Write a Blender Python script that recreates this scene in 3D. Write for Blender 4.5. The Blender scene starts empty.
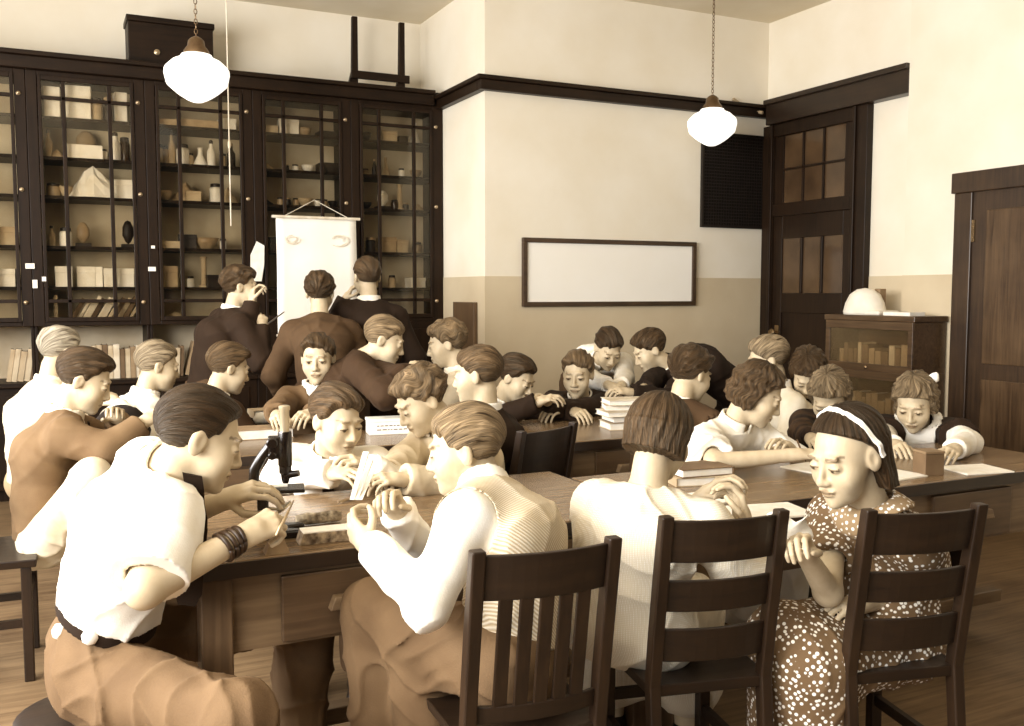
import bpy, math, random
import numpy as np
from mathutils import Vector, Matrix
random.seed(7)
SC = bpy.context.scene
COL = SC.collection
PI = math.pi
R = math.radians

# ------------------------------------------------------------------ camera
F_PX, CAM_H, YAW, PITCH = 950.0, 1.40, R(26.0), R(4.25)
CW, CHH = 1024, 726
cam_d = bpy.data.cameras.new('camera')
cam = bpy.data.objects.new('camera', cam_d)
COL.objects.link(cam)
cam_d.sensor_width = 36.0
cam_d.lens = F_PX * 36.0 / CW
cam_d.clip_start = 0.05
cam.location = (0, 0, CAM_H)
cam.rotation_euler = (PI / 2 - PITCH, 0, -YAW)
SC.camera = cam


def ray(px, py):
    u = (px - CW / 2) / F_PX
    v = (CHH / 2 - py) / F_PX
    y = math.cos(PITCH) + v * math.sin(PITCH)
    z = -math.sin(PITCH) + v * math.cos(PITCH)
    return np.array([u * math.cos(YAW) + y * math.sin(YAW), -u * math.sin(YAW) + y * math.cos(YAW), z])


C0 = np.array([0, 0, CAM_H])


def W(px, py, Z):           # point at depth Z along the optical axis
    return C0 + Z * ray(px, py)


def T(px, py, z):           # point at height z
    r = ray(px, py)
    return C0 + r * ((z - CAM_H) / r[2])


def PY(px, py, Y):          # point on the plane Y
    r = ray(px, py)
    return C0 + r * (Y / r[1])


def PX(px, py, X):
    r = ray(px, py)
    return C0 + r * (X / r[0])


def ray_yaw(px):
    return -YAW - math.atan((px - CW / 2) / F_PX)


# ------------------------------------------------------------------ colour
_ST = [(0, (13, 7, 3)), (.2, (54, 37, 22)), (.4, (106, 83, 58)), (.6, (162, 138, 105)), (.8, (213, 199, 171)), (1, (248, 245, 238))]


def sep(t):
    t = max(0, min(1, t))
    for (a, ca), (b, cb) in zip(_ST, _ST[1:]):
        if t <= b:
            k = (t - a) / (b - a)
            c = [(ca[i] + (cb[i] - ca[i]) * k) / 255 for i in range(3)]
            break
    lin = [x / 12.92 if x <= .04045 else ((x + .055) / 1.055) ** 2.4 for x in c]
    return (lin[0], lin[1], lin[2], 1)


MATS = {}


def _new(name):
    m = bpy.data.materials.new(name)
    m.use_nodes = True
    nt = m.node_tree
    return m, nt, nt.nodes['Principled BSDF']


def mat(name, t, rough=.6, var=.12, scale=12, bump=0, spec=.4, metal=0):
    if name in MATS:
        return MATS[name]
    m, nt, b = _new(name)
    N, L = nt.nodes, nt.links
    tc = N.new('ShaderNodeTexCoord')
    no = N.new('ShaderNodeTexNoise'); no.inputs['Scale'].default_value = scale; no.inputs['Detail'].default_value = 4
    L.new(tc.outputs['Object'], no.inputs['Vector'])
    rp = N.new('ShaderNodeValToRGB')
    rp.color_ramp.elements[0].position = .3; rp.color_ramp.elements[1].position = .7
    rp.color_ramp.elements[0].color = sep(t * (1 - var)); rp.color_ramp.elements[1].color = sep(min(1, t * (1 + var * .6)))
    L.new(no.outputs['Fac'], rp.inputs['Fac']); L.new(rp.outputs['Color'], b.inputs['Base Color'])
    b.inputs['Roughness'].default_value = rough
    b.inputs['Specular IOR Level'].default_value = spec
    b.inputs['Metallic'].default_value = metal
    if bump:
        bp = N.new('ShaderNodeBump'); bp.inputs['Strength'].default_value = bump; bp.inputs['Distance'].default_value = .01
        L.new(no.outputs['Fac'], bp.inputs['Height']); L.new(bp.outputs['Normal'], b.inputs['Normal'])
    MATS[name] = m
    return m


def wood(name, t0, t1, axis=0, rough=.4, scale=1.0, spec=.5):
    if name in MATS:
        return MATS[name]
    m, nt, b = _new(name)
    N, L = nt.nodes, nt.links
    tc = N.new('ShaderNodeTexCoord'); mp = N.new('ShaderNodeMapping')
    s = [28 * scale] * 3; s[axis] = 1.6 * scale
    mp.inputs['Scale'].default_value = s
    L.new(tc.outputs['Object'], mp.inputs['Vector'])
    no = N.new('ShaderNodeTexNoise'); no.inputs['Scale'].default_value = 1.6; no.inputs['Detail'].default_value = 6; no.inputs['Distortion'].default_value = .8
    L.new(mp.outputs['Vector'], no.inputs['Vector'])
    n2 = N.new('ShaderNodeTexNoise'); n2.inputs['Scale'].default_value = 4; n2.inputs['Detail'].default_value = 5
    L.new(tc.outputs['Object'], n2.inputs['Vector'])
    mx = N.new('ShaderNodeMath'); mx.operation = 'MULTIPLY_ADD'; mx.inputs[1].default_value = .45
    L.new(n2.outputs['Fac'], mx.inputs[0]); 
    m3 = N.new('ShaderNodeMath'); m3.operation = 'MULTIPLY'; m3.inputs[1].default_value = .6
    L.new(no.outputs['Fac'], m3.inputs[0]); L.new(m3.outputs[0], mx.inputs[2])
    rp = N.new('ShaderNodeValToRGB')
    rp.color_ramp.elements[0].position = .35; rp.color_ramp.elements[1].position = .68
    rp.color_ramp.elements[0].color = sep(t0); rp.color_ramp.elements[1].color = sep(t1)
    L.new(mx.outputs[0], rp.inputs['Fac']); L.new(rp.outputs['Color'], b.inputs['Base Color'])
    b.inputs['Roughness'].default_value = rough; b.inputs['Specular IOR Level'].default_value = spec
    bp = N.new('ShaderNodeBump'); bp.inputs['Strength'].default_value = .12; bp.inputs['Distance'].default_value = .004
    L.new(no.outputs['Fac'], bp.inputs['Height']); L.new(bp.outputs['Normal'], b.inputs['Normal'])
    MATS[name] = m
    return m


def glass_mat():
    if 'glass' in MATS:
        return MATS['glass']
    m = bpy.data.materials.new('pane_glass'); m.use_nodes = True
    nt = m.node_tree; N, L = nt.nodes, nt.links
    N.remove(N['Principled BSDF'])
    tr = N.new('ShaderNodeBsdfTransparent'); tr.inputs['Color'].default_value = (.93, .9, .84, 1)
    gl = N.new('ShaderNodeBsdfGlossy'); gl.inputs['Roughness'].default_value = .06; gl.inputs['Color'].default_value = (.9, .85, .75, 1)
    fr = N.new('ShaderNodeFresnel'); fr.inputs['IOR'].default_value = 1.4
    mx = N.new('ShaderNodeMixShader')
    L.new(fr.outputs[0], mx.inputs[0]); L.new(tr.outputs[0], mx.inputs[1]); L.new(gl.outputs[0], mx.inputs[2])
    L.new(mx.outputs[0], N['Material Output'].inputs['Surface'])
    MATS['glass'] = m
    return m


def emit_mat(name, t, strength):
    m, nt, b = _new(name)
    b.inputs['Base Color'].default_value = sep(t)
    b.inputs['Emission Color'].default_value = (1, .96, .87, 1)
    b.inputs['Emission Strength'].default_value = strength
    b.inputs['Roughness'].default_value = .25
    MATS[name] = m
    return m


# ------------------------------------------------------------------ object helpers
def empty(name, label, cat, loc=(0, 0, 0), rz=0, group=None):
    o = bpy.data.objects.new(name, None)
    o.empty_display_size = .1
    COL.objects.link(o)
    o.location = loc; o.rotation_euler = (0, 0, rz)
    return tag(o, label, cat, group)


def tag(o, label=None, cat=None, group=None, kind=None):
    if label: o['label'] = label
    if cat: o['category'] = cat
    if group: o['group'] = group
    if kind: o['kind'] = kind
    return o


def dup(root, loc=None, rz=None, label=None, group=None):
    r = root.copy(); COL.objects.link(r)
    if loc is not None: r.location = loc
    if rz is not None: r.rotation_euler = (0, 0, rz)
    if label: r['label'] = label
    if group: r['group'] = group
    for ch in list(root.children):
        c = ch.copy(); COL.objects.link(c); c.parent = r
        for g in ch.children:
            d = g.copy(); COL.objects.link(d); d.parent = c
    return r


def basis(d, up=(0, 0, 1)):
    d = np.asarray(d, float); d = d / np.linalg.norm(d)
    up = np.asarray(up, float)
    x = np.cross(d, up)
    if np.linalg.norm(x) < 1e-4:
        x = np.cross(d, (0, 1, 0))
    x /= np.linalg.norm(x)
    y = np.cross(x, d)
    return x, d, y      # right, forward, up


class MB:
    def __init__(s):
        s.v, s.f = [], []

    def add(s, vs, fs):
        n = len(s.v)
        s.v += [tuple(map(float, v)) for v in vs]
        s.f += [tuple(i + n for i in f) for f in fs]
        return s

    def box(s, c, size, M=None, taper=1.0):
        x, y, z = [k / 2 for k in size]
        vs = []
        for sz in (-1, 1):
            t = taper if sz > 0 else 1
            vs += [(-x * t, -y * t, sz * z), (x * t, -y * t, sz * z), (x * t, y * t, sz * z), (-x * t, y * t, sz * z)]
        if M is not None:
            vs = [tuple(np.asarray(M) @ np.array(v)) for v in vs]
        vs = [tuple(np.array(v) + np.array(c)) for v in vs]
        return s.add(vs, [(3, 2, 1, 0), (4, 5, 6, 7), (0, 1, 5, 4), (1, 2, 6, 5), (2, 3, 7, 6), (3, 0, 4, 7)])

    def bx(s, x0, x1, y0, y1, z0, z1):
        return s.box(((x0 + x1) / 2, (y0 + y1) / 2, (z0 + z1) / 2), (x1 - x0, y1 - y0, z1 - z0))

    def lathe(s, prof, c=(0, 0, 0), n=20, M=None):
        vs, fs = [], []
        for (r, z) in prof:
            for i in range(n):
                a = 2 * PI * i / n
                vs.append((r * math.cos(a), r * math.sin(a), z))
        for j in range(len(prof) - 1):
            for i in range(n):
                k = (i + 1) % n
                fs.append((j * n + i, j * n + k, (j + 1) * n + k, (j + 1) * n + i))
        fs.append(tuple(range(n - 1, -1, -1)))
        fs.append(tuple((len(prof) - 1) * n + i for i in range(n)))
        if M is not None:
            vs = [tuple(np.asarray(M) @ np.array(v)) for v in vs]
        vs = [tuple(np.array(v) + np.array(c)) for v in vs]
        return s.add(vs, fs)

    def cyl(s, a, b, r, r2=None, n=14):
        a, b = np.array(a, float), np.array(b, float)
        return s.tube([a, b], [r, r if r2 is None else r2], n)

    def tube(s, pts, rad, n=10):
        pts = [np.array(p, float) for p in pts]
        if not isinstance(rad, (list, tuple)): rad = [rad] * len(pts)
        vs, fs = [], []
        up = np.array([0, 0, 1.0])
        d0 = pts[-1] - pts[0]
        if abs(d0[2]) > .9 * np.linalg.norm(d0): up = np.array([0, 1.0, 0])
        for i, p in enumerate(pts):
            d = pts[min(i + 1, len(pts) - 1)] - pts[max(i - 1, 0)]
            x, _, y = basis(d, up)
            for k in range(n):
                a = 2 * PI * k / n
                vs.append(p + rad[i] * (x * math.cos(a) + y * math.sin(a)))
        for j in range(len(pts) - 1):
            for i in range(n):
                k = (i + 1) % n
                fs.append((j * n + k, j * n + i, (j + 1) * n + i, (j + 1) * n + k))
        fs.append(tuple(range(n)))
        fs.append(tuple((len(pts) - 1) * n + i for i in range(n - 1, -1, -1)))
        return s.add(vs, fs)

    def prism(s, poly, axis, a0, a1):
        """poly: 2-D outline in the two remaining axes (in order), extruded along axis from a0 to a1"""
        n = len(poly); vs = []
        for a in (a0, a1):
            for (p, q) in poly:
                v = [0, 0, 0]; r = [i for i in range(3) if i != axis]
                v[axis] = a; v[r[0]] = p; v[r[1]] = q
                vs.append(v)
        fs = [tuple(range(n)), tuple(range(2 * n - 1, n - 1, -1))]
        for i in range(n):
            k = (i + 1) % n
            fs.append((k, i, n + i, n + k))
        return s.add(vs, fs)

    def build(s, name, m, parent=None, bevel=0, smooth=False, loc=None, label=None, fixn=True):
        me = bpy.data.meshes.new(name)
        me.from_pydata(s.v, [], s.f)
        me.update()
        if fixn:
            import bmesh
            bm = bmesh.new(); bm.from_mesh(me)
            bmesh.ops.recalc_face_normals(bm, faces=bm.faces)
            bm.to_mesh(me); bm.free()
        me.materials.append(m)
        o = bpy.data.objects.new(name, me)
        COL.objects.link(o)
        if parent: o.parent = parent
        if loc is not None: o.location = loc
        if smooth:
            me.polygons.foreach_set('use_smooth', [True] * len(me.polygons))
            if smooth != 'all':
                md = o.modifiers.new('es', 'EDGE_SPLIT'); md.split_angle = R(40)
        if bevel:
            md = o.modifiers.new('bevel', 'BEVEL'); md.width = bevel; md.segments = 2; md.limit_method = 'ANGLE'
        if label: o['label'] = label
        return o


def struct(o):
    o['kind'] = 'structure'
    return o


ORD = ['first', 'second', 'third', 'fourth', 'fifth', 'sixth', 'seventh', 'eighth', 'ninth', 'tenth', 'eleventh', 'twelfth', 'thirteenth', 'fourteenth', 'fifteenth', 'sixteenth', 'seventeenth', 'eighteenth', 'nineteenth', 'twentieth']
# ------------------------------------------------------------------ the room
YB = 6.30                     # back wall (front of the projecting bay)
YC = 7.10                     # cabinet front plane
XJ = float(PY(485, 180, YB)[0])
XR = float(PY(766, 200, YB)[0])
XL, YF = -2.2, -2.6
ZC = 3.62
plaster = mat('cream_plaster', .89, .85, .03, 2.5, .05, .2)
tan = mat('tan_dado_paint', .75, .7, .03, 3, .04, .25)
dkwood = wood('dark_varnished_wood', .06, .14, 2, .4, 1, .2)
dkwoodx = wood('dark_varnished_rail', .06, .14, 0, .4, 1, .2)
ZD = float(PY(600, 277, YB)[2])


def wallbox(name, x0, x1, y0, y1, z0=0, z1=None, m=None):
    return struct(MB().bx(x0, x1, y0, y1, z0, ZC if z1 is None else z1).build(name, m or plaster))


struct(MB().bx(XL - .2, XR + .2, YF, YC + .7, -.1, 0).build('floor', wood('floor_boards', .32, .5, 0, .45)))
struct(MB().bx(XL - .2, XR + .2, YF, YC + .7, ZC, ZC + .1).build('ceiling', mat('ceiling_plaster', .84, .9, .03, 2.5)))
wallbox('wall_back', XJ, XR + .2, YB, YB + .2)
wallbox('wall_jog', XJ, XJ + .15, YB + .2, YC + .55)
wallbox('wall_recess', XL, XJ, YC + .5, YC + .65)
wallbox('wall_right', XR, XR + .2, -1.0, YB)
# pilaster on the right wall
YP = float(PX(916, 200, XR)[1])
XP = XR - .10
wallbox('wall_pilaster', XP, XR, -1.0, YP)
# tan dado paint as thin skins
TD = .006
struct(MB().bx(XJ - TD, XR, YB - TD, YB, 0, ZD).bx(XJ - TD, XJ, YB, YC, 0, ZD).build('trim_1', tan))
struct(MB().bx(XR - TD, XR, YP, YB - .0, 0, ZD).bx(XP - TD, XP, 0, YP, 0, ZD).bx(XP - TD, XR, YP, YP + TD, 0, ZD).build('trim_2', tan))
# picture rail: jog, back wall, right wall beam
zr = float(PY(487, 84, YB)[2])
RH = .10
struct(MB().bx(XJ - .06, XR, YB - .06, YB, zr - RH / 2, zr + RH / 2 - .03).bx(XJ - .085, XR, YB - .085, YB, zr + RH / 2 - .03, zr + RH / 2)
       .bx(XJ - .06, XJ, YB - .0, YC + .1, zr - RH / 2, zr + RH / 2 - .03).bx(XJ - .085, XJ, YB - .0, YC + .1, zr + RH / 2 - .03, zr + RH / 2).build('trim_3', dkwoodx, bevel=.006))
zb1 = float(PX(760, 106, XR)[2]); zb0 = zb1 - .20
struct(MB().bx(XR - .10, XR, YP, YB - .09, zb0, zb1).bx(XR - .13, XR, YP, YB - .09, zb1 - .04, zb1).build('trim_4', wood('dark_beam', .07, .16, 1, .35), bevel=.006))
struct(MB().bx(XJ, XR, YB - .03, YB, 0, .16).build('baseboard_back', dkwoodx))
struct(MB().bx(XR - .03, XR, YP, 5.1, 0, .16).build('baseboard_right', dkwoodx))

# ---- left wall with windows (outside the frame, source of the daylight)
wins = [(-1.6, .0), (.6, 2.2), (2.8, 4.4), (5.0, 6.6)]
wz0, wz1 = .95, 3.2
mb = MB(); ys = [YF] + [k for w in wins for k in w] + [YC + .65]
for i in range(0, len(ys), 2):
    mb.bx(XL - .2, XL, ys[i], ys[i + 1], 0, ZC)
for a, b in wins:
    mb.bx(XL - .2, XL, a, b, 0, wz0).bx(XL - .2, XL, a, b, wz1, ZC)
struct(mb.build('wall_left', mat('window_wall_paint', .6, .85, .03, 2.5)))
for i, (a, b) in enumerate(wins):
    m = MB(); y = (a + b) / 2; z = (wz0 + wz1) / 2
    for yy in (a + .03, b - .03, y): m.bx(XL - .14, XL - .08, yy - .03, yy + .03, wz0, wz1)
    for zz in (wz0 + .03, z, wz1 - .03): m.bx(XL - .14, XL - .08, a, b, zz - .03, zz + .03)
    f = struct(m.build('window_%d' % (i + 1), dkwood))
    g = MB().bx(XL - .112, XL - .108, a, b, wz0, wz1).build('pane', glass_mat(), f)

# ---- door with transom on the right wall beside the corner
ya = float(PX(871, 220, XR)[1]); yb = YB - .02
XD = XR - .06
zd_t = zb0
cas = .13
d = MB()
d.bx(XD, XR, ya, ya + cas, 0, zd_t).bx(XD, XR, yb - cas, yb, 0, zd_t)
d.bx(XD - .02, XD, yb - cas, yb - cas + .03, 0, zd_t).bx(XD - .02, XD, ya + cas - .03, ya + cas, 0, zd_t)
d.bx(XD, XR, ya + cas, yb - cas, zd_t - .10, zd_t)
ztr = float(PX(815, 207, XR)[2])
d.bx(XD, XR, ya + cas, yb - cas, ztr - .05, ztr + .05)
door = struct(d.build('door_1', dkwood, bevel=.005))
# transom sash
y0, y1 = ya + cas, yb - cas
z0, z1 = ztr + .05, zd_t - .10
gy0, gy1 = y0 + .10, y1 - .10
gz0, gz1 = float(PX(790, 203, XR)[2]), float(PX(790, 136, XR)[2])
XS = XR - .04
m = MB().bx(XS, XS + .03, y0, gy0, z0, z1).bx(XS, XS + .03, gy1, y1, z0, z1).bx(XS, XS + .03, gy0, gy1, z0, gz0).bx(XS, XS + .03, gy0, gy1, gz1, z1)
for k in (1, 2): yy = gy0 + (gy1 - gy0) * k / 3; m.bx(XS - .004, XS + .03, yy - .009, yy + .009, gz0, gz1)
zz = (gz0 + gz1) / 2; m.bx(XS - .004, XS + .03, gy0, gy1, zz - .009, zz + .009)
tr = m.build('transom_sash', dkwood, door, bevel=.003)
dimglass = mat('dim_corridor_glass', .26, .12, .5, 2.2, 0, .6)
MB().bx(XS + .012, XS + .016, gy0, gy1, gz0, gz1).build('pane', dimglass, tr)
# door leaf: upper light with 3 panes, lock rail, lower panel
zt = ztr - .05
lz0, lz1 = float(PX(800, 293, XR)[2]), float(PX(800, 238, XR)[2])
m = MB().bx(XS, XS + .035, y0, gy0, 0, zt).bx(XS, XS + .035, gy1, y1, 0, zt).bx(XS, XS + .035, gy0, gy1, lz1, zt).bx(XS, XS + .035, gy0, gy1, lz0 - .16, lz0).bx(XS, XS + .035, gy0, gy1, 0, .22)
for k in (1, 2): yy = gy0 + (gy1 - gy0) * k / 3; m.bx(XS - .004, XS + .035, yy - .012, yy + .012, lz0, lz1)
leaf = m.build('door_leaf', dkwood, door, bevel=.004)
MB().bx(XS + .014, XS + .018, gy0, gy1, lz0, lz1).build('pane', dimglass, leaf)
MB().bx(XS + .015, XS + .03, gy0, gy1, .22, lz0 - .16).build('panel', dkwood, leaf)
kp = PX(786, 333, XS)
MB().lathe([(.012, 0), (.012, .03), (.03, .045), (.034, .06), (.022, .075), (0.001, .078)], (XS, y1 - .06, kp[2]), 16, np.array([[0, 0, -1], [0, 1, 0], [1, 0, 0]])).build('door_knob', mat('brass', .55, .25, .1, 10, 0, .5, .9), leaf, smooth=True)
MB().bx(XS - .006, XS, y1 - .085, y1 - .035, kp[2] - .09, kp[2] + .06).build('lock_plate', MATS['brass'], leaf)

# ---- second doorway at the right edge
m = MB()
yq1 = float(PX(958, 250, XP)[1]); yq0 = yq1 - 1.05
zq = float(PX(960, 174, XP)[2])
mwood = wood('brown_door_wood', .13, .26, 2, .35)
m.bx(XP - .05, XP, yq1 - .13, yq1, 0, zq - .13).bx(XP - .05, XP, yq0, yq0 + .13, 0, zq - .13).bx(XP - .06, XP, yq0 - .02, yq1 + .02, zq - .13, zq)
d2 = struct(m.build('door_2', mwood, bevel=.005))
m = MB().bx(XP - .03, XP - .005, yq0 + .13, yq1 - .13, 0, zq - .13)
lf = m.build('door_leaf', mwood, d2)
MB().bx(XP - .04, XP - .03, yq0 + .23, yq1 - .23, .95, zq - .25).build('panel', wood('brown_door_panel', .2, .36, 2, .3), lf, bevel=.01)
MB().bx(XP - .04, XP - .03, yq0 + .23, yq1 - .23, .2, .85).build('panel', MATS['brown_door_panel'], lf, bevel=.01)
MB().bx(XP - .045, XP - .028, yq1 - .15, yq1 - .11, 1.72, 1.86).build('hinge', MATS['brass'], lf)

# ---- dark grille on the back wall
a, b = PY(703, 140, YB), PY(762, 227, YB)
gx0, gx1, g0, g1 = a[0], b[0], b[2], PY(703, 134, YB)[2]
gr = empty('wall_grille', 'dark square-mesh ventilation grille set high in the cream wall beside the door', 'grille', ((gx0 + gx1) / 2, YB, (g0 + g1) / 2))
w2, h2 = (gx1 - gx0) / 2, (g1 - g0) / 2
blk = mat('black_iron', .05, .5, .1)
MB().bx(-w2, w2, -.012, -.001, -h2, h2).build('backing', mat('duct_black', .015, .9), gr)
m = MB()
k = .025
n = int(2 * w2 / k)
for i in range(n + 1): x = -w2 + 2 * w2 * i / n; m.bx(x - .003, x + .003, -.020, -.013, -h2, h2)
n = int(2 * h2 / k)
for i in range(n + 1): z = -h2 + 2 * h2 * i / n; m.bx(-w2, w2, -.022, -.015, z - .003, z + .003)
m.build('mesh', blk, gr)
m = MB().bx(-w2 - .02, -w2, -.03, 0, -h2 - .02, h2 + .02).bx(w2, w2 + .02, -.03, 0, -h2 - .02, h2 + .02).bx(-w2, w2, -.03, 0, h2, h2 + .02).bx(-w2, w2, -.03, 0, -h2 - .02, -h2)
m.build('frame', blk, gr)

# ---- framed blank board
a, b = PY(521, 238, YB), PY(693, 306, YB)
bx0, bx1, b1, b0 = a[0], b[0], (a[2] + PY(693, 242, YB)[2]) / 2, (b[2] + PY(521, 306, YB)[2]) / 2
bd = empty('framed_board', 'long blank white board in thin dark frame on the back wall', 'board', ((bx0 + bx1) / 2, YB - TD, (b0 + b1) / 2))
w2, h2 = (bx1 - bx0) / 2, (b1 - b0) / 2
fw = .035
MB().bx(-w2 + fw, w2 - fw, -.018, -.001, -h2 + fw, h2 - fw).build('board_panel', mat('white_board', .97, .5, .015, 2, 0, .3), bd)
MB().bx(-w2, w2, -.035, 0, h2 - fw, h2).bx(-w2, w2, -.035, 0, -h2, -h2 + fw).bx(-w2, -w2 + fw, -.035, 0, -h2 + fw, h2 - fw).bx(w2 - fw, w2, -.035, 0, -h2 + fw, h2 - fw).build('frame', wood('frame_wood', .16, .28, 0, .4), bd, bevel=.004)

# ---- conduit near the corner
p = [PY(733, 99, YB - .02), PY(745, 108, YB - .03), PY(758, 112, YB - .05), np.array([XR - .13, YB - .09, PY(770, 116, YB)[2]])]
tag(MB().tube(p, .014, 8).build('conduit_pipe', mat('painted_pipe', .62, .4), smooth=True), 'thin pale conduit pipe running from back wall picture rail to door head', 'pipe')

# ---- brown notice panel on jog wall beside the cabinets
a = PX(455, 302, XJ)
pn = MB().bx(XJ - .04, XJ - .007, YB + .12, YB + .52, .25, float(PX(466, 302, XJ)[2])).build('wall_panel', wood('panel_brown', .3, .4, 2), bevel=.004)
tag(pn, 'small plain brown panel standing against short wall right of the cabinets', 'panel')

# ---- pendant lamps
def lamp(loc, label, ch=True):
    r = empty('pendant_lamp', label, 'lamp', loc, 0, 'schoolhouse pendant lamps')
    prof = [(.06, .135), (.085, .13), (.092, .115), (.135, .095), (.172, .06), (.181, .045), (.183, .02), (.172, -.03), (.165, -.045), (.12, -.085), (.10, -.10), (.06, -.125), (.03, -.138), (.001, -.14)]
    MB().lathe(prof, (0, 0, 0), 32).build('glass_globe', MATS.get('lamp_glass') or emit_mat('lamp_glass', .97, 1.1), r, smooth='all')
    MB().lathe([(.05, .125), (.072, .132), (.072, .15), (.05, .18), (.045, .21), (.03, .225), (.012, .235)], (0, 0, 0), 20).build('fitter', mat('aged_brass', .42, .35, .2, 15, 0, .5, .7), r, smooth=True)
    m = MB(); top = ZC - loc[2]; z = .22; i = 0
    while z < top - .04:
        M = np.eye(3) if i % 2 else np.array([[0, -1, 0], [1, 0, 0], [0, 0, 1]])
        pts = [tuple(M @ np.array((.009 * math.cos(a), 0, z + .016 + .017 * math.sin(a)))) for a in np.linspace(0, 2 * PI, 9)]
        m.tube(pts, .0028, 5); z += .028; i += 1
    m.build('chain', MATS['aged_brass'], r)
    MB().lathe([(.012, top - .06), (.05, top - .02), (.06, top)], (0, 0, 0), 18).build('canopy', MATS['aged_brass'], r, smooth=True)
    return r


lamp(tuple(W(197, 78, 5.5)), 'large milky glass pendant lamp hanging before the glass cabinets')
lamp(tuple(W(712, 127, 7.1)), 'smaller looking milky glass pendant lamp on chain near the dark grille')
a = W(229, 60, 6.4); b = W(231, 226, 6.4)
tag(MB().cyl((b[0], b[1], b[2]), (b[0], b[1], ZC), .004, n=6).lathe([(.003, .03), (.009, .02), (.011, 0), (.007, -.02), (.001, -.025)], (b[0], b[1], W(230, 146, 6.4)[2]), 8).build('pull_cord', mat('white_cord', .85, .7)), 'thin pale hanging pull cord in front of the second cabinet', 'cord')
# ------------------------------------------------------------------ glass-fronted cabinets
cabwood = wood('cabinet_wood', .05, .13, 2, .45, 1, .15)
cabwoodx = wood('cabinet_rail_wood', .05, .13, 0, .45, 1, .15)
backcab = mat('cabinet_back', .76, .8, .12, 3)
PIT, GW = .73, .545
GX0 = float(PY(45, 200, YC)[0])
ztop = float(PY(90, 84, YC)[2]); zbot = float(PY(90, 317, YC)[2])
zcr0, zcr1 = ztop + .06, ztop + .17
ZS = [float(PY(88, y, YC + .15)[2]) for y in (121, 160, 198, 247, 287)]
zcount = float(PY(120, 379, YC)[2])
mu_lo, mu_hi = float(PY(90, 301, YC)[2]), float(PY(90, 101, YC)[2])
DEP = .42
NB = 6  # bays, the first two lie left of the frame's edge
bay_names = {0: 'far left', 1: 'left edge', 2: 'leftmost full', 3: 'second', 4: 'third', 5: 'rightmost'}
iron = mat('lock_metal', .6, .35, .2, 10, 0, .5, .7)
for b in range(NB):
    x0 = GX0 + (b - 2) * PIT
    x1 = x0 + GW
    sl, sr = x0 - (PIT - GW) / 2, x1 + (PIT - GW) / 2
    if b == NB - 1: sr = XJ - .002
    if b == 0: sl = XL + .003
    lab = ['glass-fronted dark wood cabinet outside the left edge of picture beside the window wall', 'dark wood cabinet cut by the left edge of the picture with pale tags',
           'leftmost full glass-fronted cabinet with leaning pale books on its bottom shelf', 'second glass-fronted cabinet holding a row of pale jars and bottles',
           'third glass-fronted cabinet behind the hanging chart', 'rightmost glass-fronted cabinet beside the cream wall'][b]
    c = empty('glass_cabinet', lab, 'cabinet', (x0, YC, 0), 0, 'built-in glass cabinets')
    L0, L1 = sl - x0 + .001, sr - x0 - .001
    g = GW
    m = MB()
    m.bx(L0, 0 - .025, 0, .03, zbot - .06, zcr0).bx(g + .025, L1, 0, .03, zbot - .06, zcr0)
    m.bx(-.025, g + .025, 0, .03, ztop + .03, zcr0).bx(-.025, g + .025, 0, .03, zbot - .06, zbot - .03)
    m.bx(L0, L0 + .02, .03, DEP, zcount, zcr0).bx(L1 - .02, L1, .03, DEP, zcount, zcr0)
    m.bx(L0 + .02, L1 - .02, .03, DEP, zbot - .05, zbot - .03)
    m.build('carcass', cabwood, c, bevel=.004)
    MB().bx(L0 + .02, L1 - .02, DEP - .02, DEP, zcount, zcr0).build('back_panel', backcab, c)
    MB().bx(L0 + .02, L1 - .02, .03, DEP - .02, ztop + .03, zcr0).build('top_panel', cabwoodx, c)
    for z in ZS:
        MB().bx(L0 + .021, L1 - .021, .06, DEP - .021, z - .022, z).build('shelf', cabwoodx, c)
    # base cabinet
    if b >= 4: MB().bx(L0, L1, .0, .03, zcount, zbot - .06).bx(L0 + .06, L1 - .06, -.012, 0, zcount + .06, zbot - .12).build('lower_door', cabwood, c, bevel=.004)
    m = MB().bx(L0, L1, 0, DEP, .08, zcount - .035).bx(L0, L1, .05, DEP, 0, .08).bx(L0 + .06, L1 - .06, -.012, 0, .14, zcount - .09)
    m.build('base', cabwood, c, bevel=.004)
    MB().bx(L0, L1, -.03, DEP, zcount - .035, zcount - .001).build('counter', cabwoodx, c, bevel=.005)
    # door
    m = MB().bx(-.022, .0, -.012, .018, zbot - .03, ztop + .03).bx(g, g + .022, -.012, .018, zbot - .03, ztop + .03).bx(0, g, -.012, .018, ztop, ztop + .03).bx(0, g, -.012, .018, zbot - .03, zbot)
    for fx in (.24, .76): m.bx(g * fx - .013, g * fx + .013, -.008, .016, zbot, ztop)
    for zz in (mu_lo, mu_hi): m.bx(0, g, -.008, .016, zz - .012, zz + .012)
    dr = m.build('door', cabwood, c, bevel=.003)
    MB().bx(0, g, .003, .006, zbot, ztop).build('pane', glass_mat(), dr)
    m = MB()
    for zz in (ztop - .10, (ztop + zbot) / 2 + .06, zbot + .1):
        MB().lathe([(.014, 0), (.014, .012), (.006, .018), (.006, .03), (.001, .032)], (g + .05, -.0, zz), 10, np.array([[1, 0, 0], [0, 0, -1], [0, 1, 0]])).build('latch', iron, c, smooth=True)
m = MB().bx(XL + .01, XJ - .09, -.05, 0, zcr0, zcr1 - .03).bx(XL + .01, XJ - .09, -.08, .0, zcr1 - .03, zcr1).bx(XL + .01, XJ - .004, .0, DEP, zcr0 + .001, zcr1)
struct(m.build('trim_5', cabwoodx, loc=(0, YC, 0), bevel=.006))
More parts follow.
